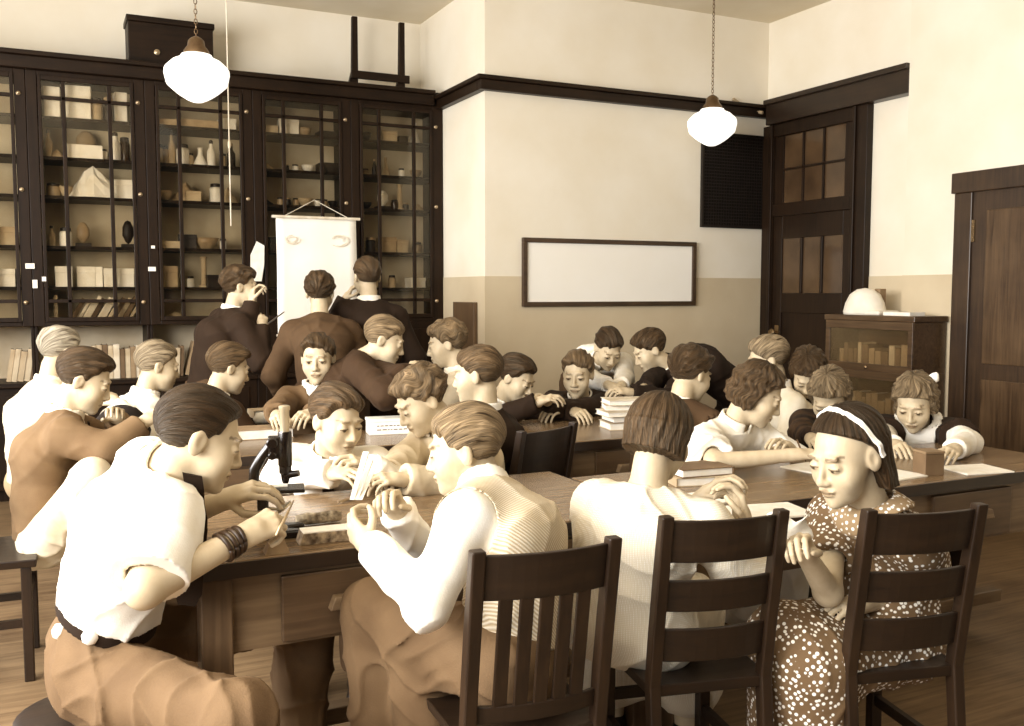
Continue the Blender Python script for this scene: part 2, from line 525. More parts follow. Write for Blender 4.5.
GLX = lambda b: GX0 + (b - 2) * PIT

# ------------------------------------------------------------------ things on the shelves
cream = mat('cream_ceramic', .97, .35, .06); greyc = mat('grey_ceramic', .62, .4, .1); brn = mat('brown_glass', .2, .2, .2)
papr = mat('paper', .95, .8, .05, 20); carton = mat('carton', .68, .8, .12, 6); darkc = mat('dark_object', .1, .5, .3)
tints = {'white': cream, 'grey': greyc, 'brown': brn, 'pale': papr, 'tan': carton, 'dark': darkc}
cnt = {}


def shelf_item(kind, b, si, fx, h, w, tint, depth=.14):
    """kind on shelf si (0 top .. 4, 5 = floor of the cabinet) of bay b, at fraction fx of the door width"""
    z = (ZS + [zbot - .03])[si]
    x = GLX(b) + fx * GW; y = YC + depth
    key = (b, si); cnt[key] = cnt.get(key, 0) + 1
    where = ['top', 'second', 'third', 'fourth', 'fifth', 'bottom'][si]
    nm = {'jar': 'jar', 'bottle': 'bottle', 'box': 'box', 'flask': 'flask', 'bowl': 'bowl', 'mound': 'rock_specimen', 'tray': 'tray', 'skull': 'mounted_specimen', 'tube': 'glass_cylinder', 'card': 'card'}[kind]
    lab = '%s %s on %s shelf of %s cabinet, %s item from left' % (tint, nm.replace('_', ' '), where, bay_names[b], ORD[cnt[key] - 1])
    m = tints[tint]
    cat = nm.split('_')[-1] if kind != 'skull' else 'specimen'
    if kind in ('jar', 'bottle', 'flask', 'tube'):
        o = empty(nm, lab, cat, (x, y, z), 0, 'things on the cabinet shelves')
        r = w / 2
        prof = {'jar': [(r * .92, 0), (r, .01), (r, h * .72), (r * .75, h * .8)], 'bottle': [(r * .92, 0), (r, .008), (r, h * .55), (r * .45, h * .72), (r * .4, h * .86)],
                'flask': [(r * .95, 0), (r, .012), (r * .35, h * .6), (r * .3, h * .9)], 'tube': [(r * 1.4, 0), (r * 1.4, .012), (r * .8, .02), (r * .8, h * .95)]}[kind]
        MB().lathe(prof, (0, 0, 0), 16).build('body', m, o, smooth=True)
        zz = prof[-1][1]; rr = prof[-1][0]
        if kind in ('jar', 'bottle'):
            MB().lathe([(rr * 1.12, zz), (rr * 1.15, zz + .01), (rr * 1.1, h * .97), (rr * .6, h)], (0, 0, 0), 14).build('stopper' if kind == 'bottle' else 'lid', darkc if tint != 'dark' else greyc, o, smooth=True)
        else:
            MB().lathe([(rr, zz), (rr * 1.3, zz + .006), (rr * 1.3, zz + .012), (rr * .8, zz + .012)], (0, 0, 0), 14).build('rim', m, o, smooth=True)
    elif kind == 'bowl':
        r = w / 2
        o = MB().lathe([(r * .45, 0), (r * .5, .008), (r * .85, h * .5), (r, h), (r * .94, h), (r * .75, h * .5), (r * .3, .015)], (x, y, z), 20).build(nm, m, smooth='all')
        tag(o, lab, cat, 'things on the cabinet shelves')
    elif kind == 'mound':
        mb = MB(); rr = random.Random(b * 10 + si)
        n = 12; vs = [(0, 0, h)]; fs = []
        rings = [(.35, .72), (.7, .4), (1, 0)]
        for ri, (q, hh) in enumerate(rings):
            for i in range(n):
                a = 2 * PI * i / n; k = q * w / 2 * (.85 + .3 * rr.random())
                vs.append((k * math.cos(a), k * math.sin(a) * .6, h * hh * (.85 + .3 * rr.random()) if hh else 0))
        for i in range(n):
            k = (i + 1) % n
            fs.append((0, 1 + i, 1 + k))
            for q in (0, 1): fs.append((1 + q * n + i, 1 + (q + 1) * n + i, 1 + (q + 1) * n + k, 1 + q * n + k))
        fs.append(tuple(1 + 2 * n + i for i in range(n - 1, -1, -1)))
        o = mb.add(vs, fs).build(nm, m, loc=(x, y, z)); tag(o, lab, cat, 'things on the cabinet shelves')
    elif kind == 'skull':
        o = empty(nm, lab, cat, (x, y, z), 0, 'things on the cabinet shelves')
        MB().box((0, 0, .012), (w, .1, .024)).build('stand', darkc, o, bevel=.003)
        MB().lathe([(.001, .024), (w * .2, .04), (w * .42, h * .45), (w * .4, h * .75), (w * .2, h * .96), (.001, h)], (0, 0, 0), 14, np.diag([1, .6, 1])).build('specimen', m, o, smooth='all')
    else:
        dp = .12 if kind == 'box' else (.004 if kind == 'card' else .16)
        if kind == 'box':
            o = empty(nm, lab, cat, (x, y, z), R(random.uniform(-8, 8)), 'things on the cabinet shelves')
            MB().box((0, 0, h * .36), (w * .97, dp, h * .72)).build('body', m, o, bevel=.003)
            MB().box((0, 0, h * .84), (w, dp + .006, h * .32)).build('lid', m, o, bevel=.003)
        elif kind == 'tray':
            t = .008
            mb = MB().bx(-w / 2, w / 2, -dp / 2, dp / 2, 0, t).bx(-w / 2, w / 2, -dp / 2, -dp / 2 + t, t, h).bx(-w / 2, w / 2, dp / 2 - t, dp / 2, t, h).bx(-w / 2, -w / 2 + t, -dp / 2 + t, dp / 2 - t, t, h).bx(w / 2 - t, w / 2, -dp / 2 + t, dp / 2 - t, t, h)
            o = tag(mb.build(nm, m, loc=(x, y, z)), lab, cat, 'things on the cabinet shelves')
        else:
            o = tag(MB().box((0, 0, h / 2), (w, .02, h)).build(nm, m, loc=(x, y, z), bevel=.002), lab, cat, 'things on the cabinet shelves')
    return o


S = shelf_item
# bay 2 (leftmost full)
for a in [('box', 2, 0, .12, .20, .10, 'pale'), ('box', 2, 0, .42, .22, .16, 'pale'), ('jar', 2, 0, .62, .16, .08, 'tan'), ('jar', 2, 0, .76, .17, .07, 'dark'), ('box', 2, 0, .90, .20, .08, 'pale'),
          ('bottle', 2, 1, .06, .19, .05, 'tan'), ('mound', 2, 1, .15, .06, .10, 'grey'), ('tray', 2, 1, .45, .09, .24, 'white'), ('skull', 2, 1, .50, .22, .16, 'grey', .30), ('jar', 2, 1, .69, .08, .05, 'white'), ('bottle', 2, 1, .83, .20, .08, 'white'), ('jar', 2, 1, .94, .17, .07, 'brown'),
          ('jar', 2, 2, .10, .09, .09, 'grey'), ('bowl', 2, 2, .24, .07, .09, 'tan'), ('mound', 2, 2, .56, .22, .34, 'white'), ('box', 2, 2, .92, .13, .12, 'white'),
          ('bottle', 2, 3, .06, .14, .05, 'tan'), ('jar', 2, 3, .22, .13, .08, 'white'), ('skull', 2, 3, .42, .17, .10, 'grey'), ('skull', 2, 3, .95, .19, .09, 'dark'),
          ('box', 2, 4, .18, .14, .11, 'white'), ('box', 2, 4, .44, .14, .12, 'pale'), ('box', 2, 4, .58, .14, .07, 'white'), ('box', 2, 4, .72, .13, .09, 'pale'), ('box', 2, 4, .90, .13, .13, 'white')]: S(*a)
# bay 3
for a in [('tray', 3, 0, .12, .04, .16, 'grey'), ('tray', 3, 0, .52, .05, .28, 'grey'), ('box', 3, 0, .88, .08, .12, 'pale'),
          ('jar', 3, 1, .02, .14, .05, 'tan'), ('jar', 3, 1, .10, .13, .05, 'grey'), ('bottle', 3, 1, .17, .24, .05, 'tan'), ('jar', 3, 1, .31, .15, .09, 'white'), ('jar', 3, 1, .41, .09, .04, 'tan'), ('flask', 3, 1, .53, .13, .10, 'white'), ('bottle', 3, 1, .67, .19, .06, 'white'), ('jar', 3, 1, .82, .10, .05, 'grey'), ('bottle', 3, 1, .93, .18, .06, 'dark'),
          ('bowl', 3, 2, .08, .07, .10, 'grey'), ('mound', 3, 2, .36, .15, .22, 'grey', .22), ('box', 3, 2, .42, .07, .11, 'tan', .10), ('jar', 3, 2, .72, .14, .09, 'white'), ('mound', 3, 2, .88, .12, .14, 'tan'),
          ('tray', 3, 3, .12, .05, .14, 'tan'), ('box', 3, 3, .34, .10, .13, 'dark'), ('bowl', 3, 3, .58, .08, .18, 'grey'), ('jar', 3, 3, .80, .08, .05, 'white'),
          ('box', 3, 4, .10, .15, .11, 'grey'), ('jar', 3, 4, .37, .08, .05, 'white'), ('tube', 3, 4, .54, .22, .05, 'tan'), ('box', 3, 4, .68, .09, .14, 'dark'), ('jar', 3, 4, .78, .09, .06, 'white'),
          ('mound', 3, 5, .16, .06, .2, 'tan')]: S(*a)
# bay 4
for a in [('tray', 4, 0, .08, .05, .12, 'tan'), ('box', 4, 0, .36, .11, .15, 'pale'), ('bowl', 4, 0, .58, .06, .12, 'grey'), ('tray', 4, 0, .88, .04, .12, 'dark'),
          ('mound', 4, 1, .06, .05, .12, 'tan'), ('jar', 4, 1, .32, .05, .05, 'dark'), ('jar', 4, 1, .45, .05, .05, 'white'), ('bowl', 4, 1, .63, .05, .10, 'white'), ('tray', 4, 1, .90, .07, .14, 'dark'),
          ('mound', 4, 2, .06, .04, .10, 'dark'), ('jar', 4, 2, .24, .06, .06, 'grey'), ('jar', 4, 2, .34, .06, .05, 'dark'), ('jar', 4, 2, .45, .06, .05, 'grey'), ('bowl', 4, 2, .58, .06, .12, 'tan'), ('jar', 4, 2, .76, .06, .05, 'white'), ('jar', 4, 2, .86, .06, .05, 'grey'), ('bowl', 4, 2, .97, .05, .07, 'dark'),
          ('box', 4, 3, .20, .10, .16, 'dark'), ('box', 4, 3, .70, .12, .16, 'tan')]: S(*a)
# bay 5
for a in [('bowl', 5, 0, .12, .06, .10, 'dark'), ('box', 5, 0, .44, .08, .13, 'tan'), ('box', 5, 0, .66, .05, .08, 'dark'), ('flask', 5, 0, .87, .17, .08, 'white'),
          ('jar', 5, 1, .12, .05, .05, 'grey'), ('bottle', 5, 1, .25, .13, .04, 'dark'), ('flask', 5, 1, .42, .15, .07, 'tan'), ('jar', 5, 1, .66, .07, .05, 'white'), ('bowl', 5, 1, .88, .06, .10, 'grey'),
          ('bowl', 5, 2, .12, .05, .09, 'dark'), ('skull', 5, 2, .37, .15, .11, 'white'), ('jar', 5, 2, .55, .08, .06, 'brown'), ('tube', 5, 2, .63, .20, .05, 'tan'), ('jar', 5, 2, .72, .06, .05, 'dark'), ('mound', 5, 2, .9, .06, .12, 'tan'),
          ('jar', 5, 3, .18, .12, .08, 'dark'), ('box', 5, 3, .42, .12, .13, 'grey'), ('box', 5, 3, .62, .10, .10, 'tan'), ('jar', 5, 3, .9, .09, .07, 'grey'),
          ('box', 5, 4, .15, .09, .12, 'grey'), ('jar', 5, 4, .5, .10, .06, 'tan'), ('box', 5, 4, .86, .08, .13, 'white')]: S(*a)
# bay 1, its edge in view
for a in [('box', 1, 3, .9, .12, .12, 'tan'), ('box', 1, 4, .85, .12, .16, 'pale')]: S(*a)

# ---- books
btints = [mat('book_cloth_%d' % i, t, .75, .15, 8) for i, t in enumerate((.82, .68, .56, .42, .30, .2, .74))]
bword = ['cream', 'pale tan', 'tan', 'brown', 'dark brown', 'blackish', 'buff']


def book(loc, th, h, dep, ti, label, group, lean=0, rz=0, flat=False):
    """standing book: spine towards -Y. thickness th in X"""
    o = empty('book', label, 'book', loc, rz, group)
    c, s = math.cos(lean), math.sin(lean)
    M = np.array([[c, 0, s], [0, 1, 0], [-s, 0, c]])
    if flat: M = np.array([[0, 0, 1.], [0, 1, 0], [-1, 0, 0]])
    def tr(m):
        vs = [M @ np.array(v) for v in m.v]
        if flat: mz = min(v[2] for v in vs0)
        else: mz = min(v[2] for v in vs0)
        m.v = [(v[0], v[1], v[2] - mz) for v in vs]
        return m
    t2 = .0035
    cov = MB().bx(-th / 2, -th / 2 + t2, 0, dep, 0, h).bx(th / 2 - t2, th / 2, 0, dep, 0, h)
    n = 5
    for i in range(n):
        a0, a1 = PI * i / n, PI * (i + 1) / n
        x0, x1 = -th / 2 * math.cos(a0), -th / 2 * math.cos(a1)
        cov.box(((x0 + x1) / 2, -.004 * math.sin((a0 + a1) / 2) + .002, h / 2), (abs(x1 - x0) + .001, .005, h))
    vs0 = [M @ np.array(v) for v in cov.v]
    pg = MB().bx(-th / 2 + t2, th / 2 - t2, .005, dep - .004, .004, h - .004)
    tr(cov).build('cover', btints[ti], o)
    tr(pg).build('pages', papr, o)
    return o


def row(xpx, bay_where, z, y, group, rnd, hmin=.20, hmax=.27, leans=None):
    for i, (x0, x1) in enumerate(xpx):
        pass


rb = random.Random(3)
# open counter row under the doors, between photo columns
def counter_row(px0, px1, where, n=None, lean=0, widths=(.022, .04), hs=(.19, .245), pale=True):
    xa, xb = float(PY(px0, 370, YC + .08)[0]), float(PY(px1, 370, YC + .08)[0])
    x = xa; i = 0
    while x < xb and i < 20:
        th = rb.uniform(*widths); h = rb.uniform(*hs)
        ti = rb.choice([0, 1, 1, 2, 6, 3]) if pale else rb.choice([1, 2, 3, 4, 6])
        ext = h * math.sin(abs(lean)) * (1 if i == 0 else .0)
        book((x + th / 2, YC + .06 + rb.uniform(0, .02), zcount), th, h, .15, ti, '%s book, %s in counter row %s' % (bword[ti], ORD[i], where), 'books on the cabinet counter', lean)
        x += th / max(.5, math.cos(lean)) + .003; i += 1


counter_row(6, 32, 'at the left edge of the picture', lean=.16)
counter_row(86, 137, 'under the leftmost full cabinet')
counter_row(139, 150, 'behind the fair boy in white shirt')
counter_row(174, 183, 'just left of the standing boy with pointer', lean=.05)
counter_row(185, 196, 'beside the standing boy with pointer', lean=.26, widths=(.03, .042), hs=(.24, .25))
# leaning books on the bottom shelf of the leftmost cabinet
x = GLX(2) + .04
for i in range(13):
    th = rb.uniform(.018, .03); h = rb.uniform(.16, .19)
    ti = [1, 3, 0, 0, 0, 4, 0, 0, 6, 3, 1, 3, 1][i]
    if i == 0: ln = .02
    else: ln = .52
    book((x, YC + .09, zbot - .03), th, h, .12, ti, '%s book leaning %s from left in bottom of leftmost full cabinet' % (bword[ti], ORD[i]), 'leaning books in the cabinet', ln)
    x += th / math.cos(ln) + (.075 if i == 0 else .004)
# pale paper tags pinned to the cabinet stiles
for px, py, w, h, lab in [(30, 266, .055, .035, 'small white paper tag upper one on left edge cabinet stile'), (35, 284, .03, .055, 'small white paper tag lower one on left edge cabinet stile'), (44, 279, .025, .03, 'tiny pale square tag beside the leftmost cabinet door'),
                          (152, 269, .05, .03, 'white paper label on stile between leftmost and second cabinets'), (153, 247, .025, .02, 'tiny pale metal label above the white paper label on stile')]:
    p = PY(px, py, YC - .016)
    tag(MB().box((0, 0, 0), (w, .003, h)).build('paper_tag', papr, loc=tuple(p)), lab, 'tag', 'paper tags on cabinets')

# ------------------------------------------------------------------ on top of the cabinets
p0, p1 = PY(128, 66, YC + .15), PY(212, 66, YC + .15)
o = empty('wooden_case', 'dark wooden case on top of the cabinets behind the near lamp', 'box', ((p0[0] + p1[0]) / 2, YC + .2, zcr1))
w = (p1[0] - p0[0]) / 2
MB().bx(-w, w, -.13, .13, 0, .30).build('body', cabwoodx, o, bevel=.006)
MB().bx(-w - .01, w + .01, -.14, .14, .30, .34).build('lid', cabwoodx, o, bevel=.005)
MB().lathe([(.02, 0), (.02, .015), (.012, .02), (.001, .022)], (w * -.35, -.13, .1), 14, np.array([[1, 0, 0], [0, 0, -1], [0, 1, 0]])).build('clasp', iron, o, smooth=True)
p0, p1 = PY(355, 80, YC + .15), PY(402, 80, YC + .15)
o = empty('wooden_rack', 'dark wooden rack of two uprights and a rail on top of the cabinets', 'rack', (p0[0], YC + .18, zcr1))
w = p1[0] - p0[0]
zt = ZC - zcr1 - .1
for x in (0, w):
    MB().prism([(x - .055, 0), (x + .03, 0), (x + .03, .03), (x + .03, zt), (x - .012, zt), (x - .02, .14)], 1, -.02, .02).build('upright', cabwood, o, bevel=.003)
zz = float(PY(380, 77, YC + .15)[2]) - zcr1
MB().bx(-.03, w + .06, -.045, -.02, zz - .03, zz + .03).build('rail', cabwoodx, o, bevel=.003)

# ------------------------------------------------------------------ hanging chart
YH = YC - .10
a, b = PY(276, 219, YH), PY(356, 218, YH)
zc1, zc0 = (a[2] + b[2]) / 2, float(PY(300, 335, YH)[2])
w = (b[0] - a[0]) / 2
o = empty('wall_chart', 'white paper chart hanging from a rod in front of the third cabinet', 'chart', ((a[0] + b[0]) / 2, YH, zc0))
h = zc1 - zc0
vs, fs = [], []
nx, nz = 10, 16
for j in range(nz + 1):
    for i in range(nx + 1):
        vs.append((-w + 2 * w * i / nx, .006 * math.sin(j * .5) + .004 * math.sin(i), h * j / nz))
for j in range(nz):
    for i in range(nx): fs.append((j * 11 + i, j * 11 + i + 1, (j + 1) * 11 + i + 1, (j + 1) * 11 + i))
sh = MB().add(vs, fs).build('sheet', mat('chart_paper', .97, .7, .02, 4, 0, .2), o, smooth='all', fixn=False)
md = sh.modifiers.new('t', 'SOLIDIFY'); md.thickness = .003
MB().cyl((-w - .03, 0, h + .005), (w + .03, 0, h + .005), .011, n=10).build('top_rod', mat('rod_paint', .85, .5), o)
MB().cyl((-w - .01, 0, 0), (w + .01, 0, 0), .009, n=10).build('bottom_rod', MATS['rod_paint'], o)
ink = mat('faint_ink', .85, .8)
def sketch(cx, cz, s, seed):
    r = random.Random(seed); m = MB()
    for k in range(7):
        a0 = r.uniform(0, 6); pts = []
        for q in range(8):
            a = a0 + q * .35
            pts.append((cx + s * (.3 + .08 * k) * math.cos(a) * 1.1, -.0105, cz + s * (.2 + .06 * k) * math.sin(a)))
        m.tube(pts, .0022, 5)
    return m
sketch(-w * .62, h * .82, .07, 1).build('faint_drawing', ink, o)
sketch(w * .55, h * .82, .09, 2).build('faint_drawing', ink, o)
sketch(w * .45, h * .18, .08, 3).build('faint_drawing', ink, o)
MB().tube([(-w * .8, 0, h + .01), (0, .06, h + .14), (w * .8, 0, h + .01)], .003, 5).build('hanging_string', MATS['white_cord'], o)
# pale paper pinned beside the chart
a = PY(257, 262, YC - .03)
tag(MB().prism([(-.05, -.14), (.03, -.14), (.05, -.02), (.055, .12), (.0, .15), (-.045, .05)], 1, -.004, .004).build('paper_notice', papr, loc=tuple(a)), 'crumpled pale paper pinned on stile just left of the chart', 'paper')

# ------------------------------------------------------------------ bookcase by the door
BXB = XP - TD - .002
BXF = BXB - .33
q0, q1 = PX(825, 340, BXF), PX(912, 340, BXF)
BY0, BY1 = q1[1], q0[1]
bh = float(PX(826, 314, BXF)[2])
bw = wood('bookcase_wood', .2, .34, 1, .3)
o = empty('bookcase', 'low glass-fronted sectional bookcase standing before the door', 'bookcase', ((BXF + BXB) / 2, (BY0 + BY1) / 2, 0))
dx, dy = (BXB - BXF) / 2 - .017, (BY1 - BY0) / 2
zs1 = bh - .04; secs = [(zs1 - .34, zs1), (zs1 - .68, zs1 - .34), (.1, zs1 - .68)]
MB().bx(-dx - .015, dx, -dy - .015, dy + .015, bh - .04, bh).build('top', bw, o, bevel=.006)
MB().bx(-dx + .03, dx, -dy + .01, dy - .01, 0, .1).build('plinth', bw, o, bevel=.004)
for k, (s0, s1) in enumerate(secs):
    m = MB().bx(-dx, dx, -dy, -dy + .025, s0, s1).bx(-dx, dx, dy - .025, dy, s0, s1).bx(-dx, dx, -dy + .025, dy - .025, s0, s0 + .02).bx(dx - .015, dx, -dy + .025, dy - .025, s0 + .02, s1)
    m.build('section', bw, o, bevel=.003)
    fr = MB().bx(-dx - .012, -dx, -dy, dy, s1 - .055, s1).bx(-dx - .012, -dx, -dy, dy, s0, s0 + .05).bx(-dx - .012, -dx, -dy, -dy + .04, s0 + .05, s1 - .055).bx(-dx - .012, -dx, dy - .04, dy, s0 + .05, s1 - .055).build('glass_door', bw, o, bevel=.003)
    MB().bx(-dx - .007, -dx - .004, -dy + .04, dy - .04, s0 + .05, s1 - .055).build('pane', glass_mat(), fr)
    MB().lathe([(.01, 0), (.012, .01), (.001, .016)], (-dx - .012, 0, s0 + .025), 10, np.array([[0, 0, -1], [0, 1, 0], [1, 0, 0]])).build('knob', MATS['brass'], fr, smooth=True)
    if k < 2:
        y = BY0 + .05; i = 0
        while y < BY1 - .08:
            th = rb.uniform(.03, .06); ti = rb.choice([1, 2, 3, 2])
            book(((BXF + .09), y + th / 2, s0 + .02), th, rb.uniform(.11, .17), .14, ti, '%s book %s from right on the %s shelf of the glass bookcase' % (bword[ti], ORD[i], ['upper', 'middle'][k]), 'books in the glass bookcase', 0, -PI / 2)
            y += th + .006; i += 1
# things on the bookcase
bt = bh
a = PX(864, 296, BXF + .12)
o = empty('globe_cover', 'white cloth-draped rounded object on top of the low bookcase', 'cover', (BXF + .13, float(a[1]), bt))
MB().lathe([(.15, 0), (.155, .02), (.14, .08), (.11, .14), (.06, .175), (.001, .185)], (0, 0, 0), 24, np.diag([.85, 1.0, 1])).build('draped_cloth', mat('white_cloth', .93, .9, .04, 10, .3), o, smooth='all')
MB().bx(-.10, .10, -.22, -.05, 0, .03).build('cloth_fold', MATS['white_cloth'], o, bevel=.012)
tag(MB().box((0, 0, .09), (.06, .05, .18)).build('small_case', mat('mid_box', .5, .6), loc=(BXF + .2, float(PX(878, 296, BXF + .2)[1]) - .02, bt), bevel=.005), 'blurred brown upright box on the bookcase behind the white cloth', 'box')
tag(MB().box((0, 0, .012), (.14, .22, .024)).build('paper_stack', papr, loc=(BXF + .1, BY0 + .16, bt), bevel=.002), 'low stack of pale papers on the right end of bookcase top', 'papers')
# ------------------------------------------------------------------ light
w = bpy.data.worlds.new('world'); SC.world = w
w.use_nodes = True
bg = w.node_tree.nodes['Background']
bg.inputs['Color'].default_value = (1, .97, .92, 1)
bg.inputs['Strength'].default_value = .07
for i, (a, b) in enumerate(wins):
    l = bpy.data.lights.new('window_daylight', 'AREA'); l.shape = 'RECTANGLE'
    l.size = b - a - .1; l.size_y = wz1 - wz0 - .1
    l.energy = [150, 300, 210, 70][i]; l.color = (1, .985, .96)
    o = bpy.data.objects.new('window_daylight', l); COL.objects.link(o)
    o.location = (XL + .02, (a + b) / 2, (wz0 + wz1) / 2); o.rotation_euler = (0, -PI / 2, 0)
vs = SC.view_settings
vs.view_transform = 'Standard'; vs.look = 'None'; vs.gamma = 1; vs.use_curve_mapping = False; vs.exposure = .08
# ------------------------------------------------------------------ signed-distance figures
QRES = 1.0
A = lambda *v: np.array(v, float)
def unit(v): v = np.asarray(v, float); return v / max(1e-9, np.linalg.norm(v))


def smin(a, b, k):
    h = np.clip(.5 + .5 * (b - a) / k, 0, 1)
    return b + (a - b) * h - k * h * (1 - h)


def cap(p, a, b, ra, rb):
    ba = b - a; pa = p - a
    h = np.clip(pa @ ba / max(1e-9, ba @ ba), 0, 1)
    d = pa - h[:, None] * ba
    return np.sqrt(np.einsum('ij,ij->i', d, d)) - (ra + (rb - ra) * h)


def capw(p, a, b, ra, rb, x, w):        # capsule wider along x
    ba = b - a; pa = p - a
    h = np.clip(pa @ ba / max(1e-9, ba @ ba), 0, 1)
    d = pa - h[:, None] * ba
    dx = d @ x
    q = np.einsum('ij,ij->i', d, d) - dx * dx + (dx / w) ** 2
    return np.sqrt(np.maximum(q, 0)) - (ra + (rb - ra) * h)


def ell(q, c, r):                       # q in local coordinates
    r = np.asarray(r, float); v = q - np.asarray(c, float)
    k0 = np.sqrt(((v / r) ** 2).sum(1)); k1 = np.sqrt(((v / (r * r)) ** 2).sum(1))
    return np.where(k1 < 1e-6, -min(r), k0 * (k0 - 1) / np.maximum(k1, 1e-6))


def sph(q, c, r): return np.sqrt(((q - np.asarray(c, float)) ** 2).sum(1)) - r


def polygonise(fn, lo, hi, h):
    """surface nets of fn over a box, evaluated only near the surface"""
    lo = np.asarray(lo, float) - 2 * h; hi = np.asarray(hi, float) + 2 * h
    B = 6
    nb = np.ceil((hi - lo) / (h * B)).astype(int) + 1
    n = nb * B
    bc = [lo[i] + (np.arange(nb[i]) + .5) * B * h - h * .5 for i in range(3)]
    P = np.stack(np.meshgrid(*bc, indexing='ij'), -1).reshape(-1, 3)
    d = fn(P)
    near = (np.abs(d) < B * h * 1.35 + .012).reshape(nb)
    g = np.repeat(np.repeat(np.repeat(d.reshape(nb).astype(np.float32), B, 0), B, 1), B, 2)
    bi = np.argwhere(near)
    off = np.stack(np.meshgrid(*[np.arange(B)] * 3, indexing='ij'), -1).reshape(-1, 3)
    CH = 1500
    for s in range(0, len(bi), CH):
        idx = (bi[s:s + CH, None, :] * B + off[None]).reshape(-1, 3)
        v = fn(lo + idx * h)
        g[idx[:, 0], idx[:, 1], idx[:, 2]] = v
    s = g < 0
    c8 = [(i, j, k) for i in (0, 1) for j in (0, 1) for k in (0, 1)]
    sl = lambda o: tuple(slice(o[i], n[i] - 1 + o[i]) for i in range(3))
    cntn = sum(s[sl(o)].astype(np.int8) for o in c8)
    act = np.argwhere((cntn > 0) & (cntn < 8))
    if len(act) == 0:
        return np.zeros((0, 3)), np.zeros((0, 4), int)
    vid = np.full(tuple(n - 1), -1, np.int32)
    vid[act[:, 0], act[:, 1], act[:, 2]] = np.arange(len(act))
    acc = np.zeros((len(act), 3)); wt = np.zeros(len(act))
    for a in c8:
        for ax in range(3):
            if a[ax]: continue
            b = list(a); b[ax] = 1
            ga = g[act[:, 0] + a[0], act[:, 1] + a[1], act[:, 2] + a[2]]
            gb = g[act[:, 0] + b[0], act[:, 1] + b[1], act[:, 2] + b[2]]
            m = (ga < 0) != (gb < 0)
            t = np.where(m, ga / np.where(m, ga - gb, 1), 0)
            pt = np.repeat(np.array(a, float)[None], len(act), 0); pt[:, ax] = t
            acc += pt * m[:, None]; wt += m
    V = lo + (act + acc / wt[:, None]) * h
    Q = []
    for ax in range(3):
        u, v = [(1, 2), (2, 0), (0, 1)][ax]
        a0 = [slice(1, n[i] - 1) for i in range(3)]; a0[ax] = slice(0, n[ax] - 1)
        a1 = list(a0); a1[ax] = slice(1, n[ax])
        s0, s1 = s[tuple(a0)], s[tuple(a1)]
        e = np.argwhere(s0 != s1)
        if len(e) == 0: continue
        flip = s0[e[:, 0], e[:, 1], e[:, 2]]
        base = e + np.array([0 if i == ax else 1 for i in range(3)])
        du = np.zeros(3, int); du[u] = 1; dv = np.zeros(3, int); dv[v] = 1
        q = np.stack([vid[tuple((base - du - dv).T)], vid[tuple((base - dv).T)], vid[tuple(base.T)], vid[tuple((base - du).T)]], 1)
        q[~flip] = q[~flip][:, ::-1]
        Q.append(q)
    Q = np.concatenate(Q)
    return V, Q[(Q >= 0).all(1)]


def mesh_obj(name, V, Q, m, origin, parent=None, tint=None):
    me = bpy.data.meshes.new(name)
    me.vertices.add(len(V)); me.vertices.foreach_set('co', (V - origin).astype(np.float32).ravel())
    me.loops.add(len(Q) * 4); me.loops.foreach_set('vertex_index', Q.astype(np.int32).ravel())
    me.polygons.add(len(Q)); me.polygons.foreach_set('loop_start', np.arange(0, len(Q) * 4, 4, dtype=np.int32))
    me.update(calc_edges=True); me.validate()
    me.polygons.foreach_set('use_smooth', np.ones(len(me.polygons), bool))
    if tint is not None:
        at = me.color_attributes.new('tint', 'FLOAT_COLOR', 'POINT')
        c = np.ones((len(V), 4), np.float32); c[:, :3] = tint
        at.data.foreach_set('color', c.ravel())
    me.materials.append(m)
    o = bpy.data.objects.new(name, me); COL.objects.link(o)
    if parent is None: o.location = origin
    else: o.parent = parent
    return o


def skin_mat():
    if 'skin' in MATS: return MATS['skin']
    m, nt, b = _new('skin'); N, L = nt.nodes, nt.links
    at = N.new('ShaderNodeAttribute'); at.attribute_name = 'tint'
    no = N.new('ShaderNodeTexNoise'); no.inputs['Scale'].default_value = 30
    mx = N.new('ShaderNodeMixRGB'); mx.blend_type = 'MULTIPLY'; mx.inputs['Fac'].default_value = 1
    rp = N.new('ShaderNodeValToRGB'); rp.color_ramp.elements[0].color = sep(.67); rp.color_ramp.elements[1].color = sep(.75)
    L.new(no.outputs['Fac'], rp.inputs['Fac']); L.new(rp.outputs['Color'], mx.inputs['Color1']); L.new(at.outputs['Color'], mx.inputs['Color2'])
    L.new(mx.outputs['Color'], b.inputs['Base Color'])
    b.inputs['Roughness'].default_value = .5; b.inputs['Specular IOR Level'].default_value = .35
    b.inputs['Subsurface Weight'].default_value = 0
    MATS['skin'] = m
    return m


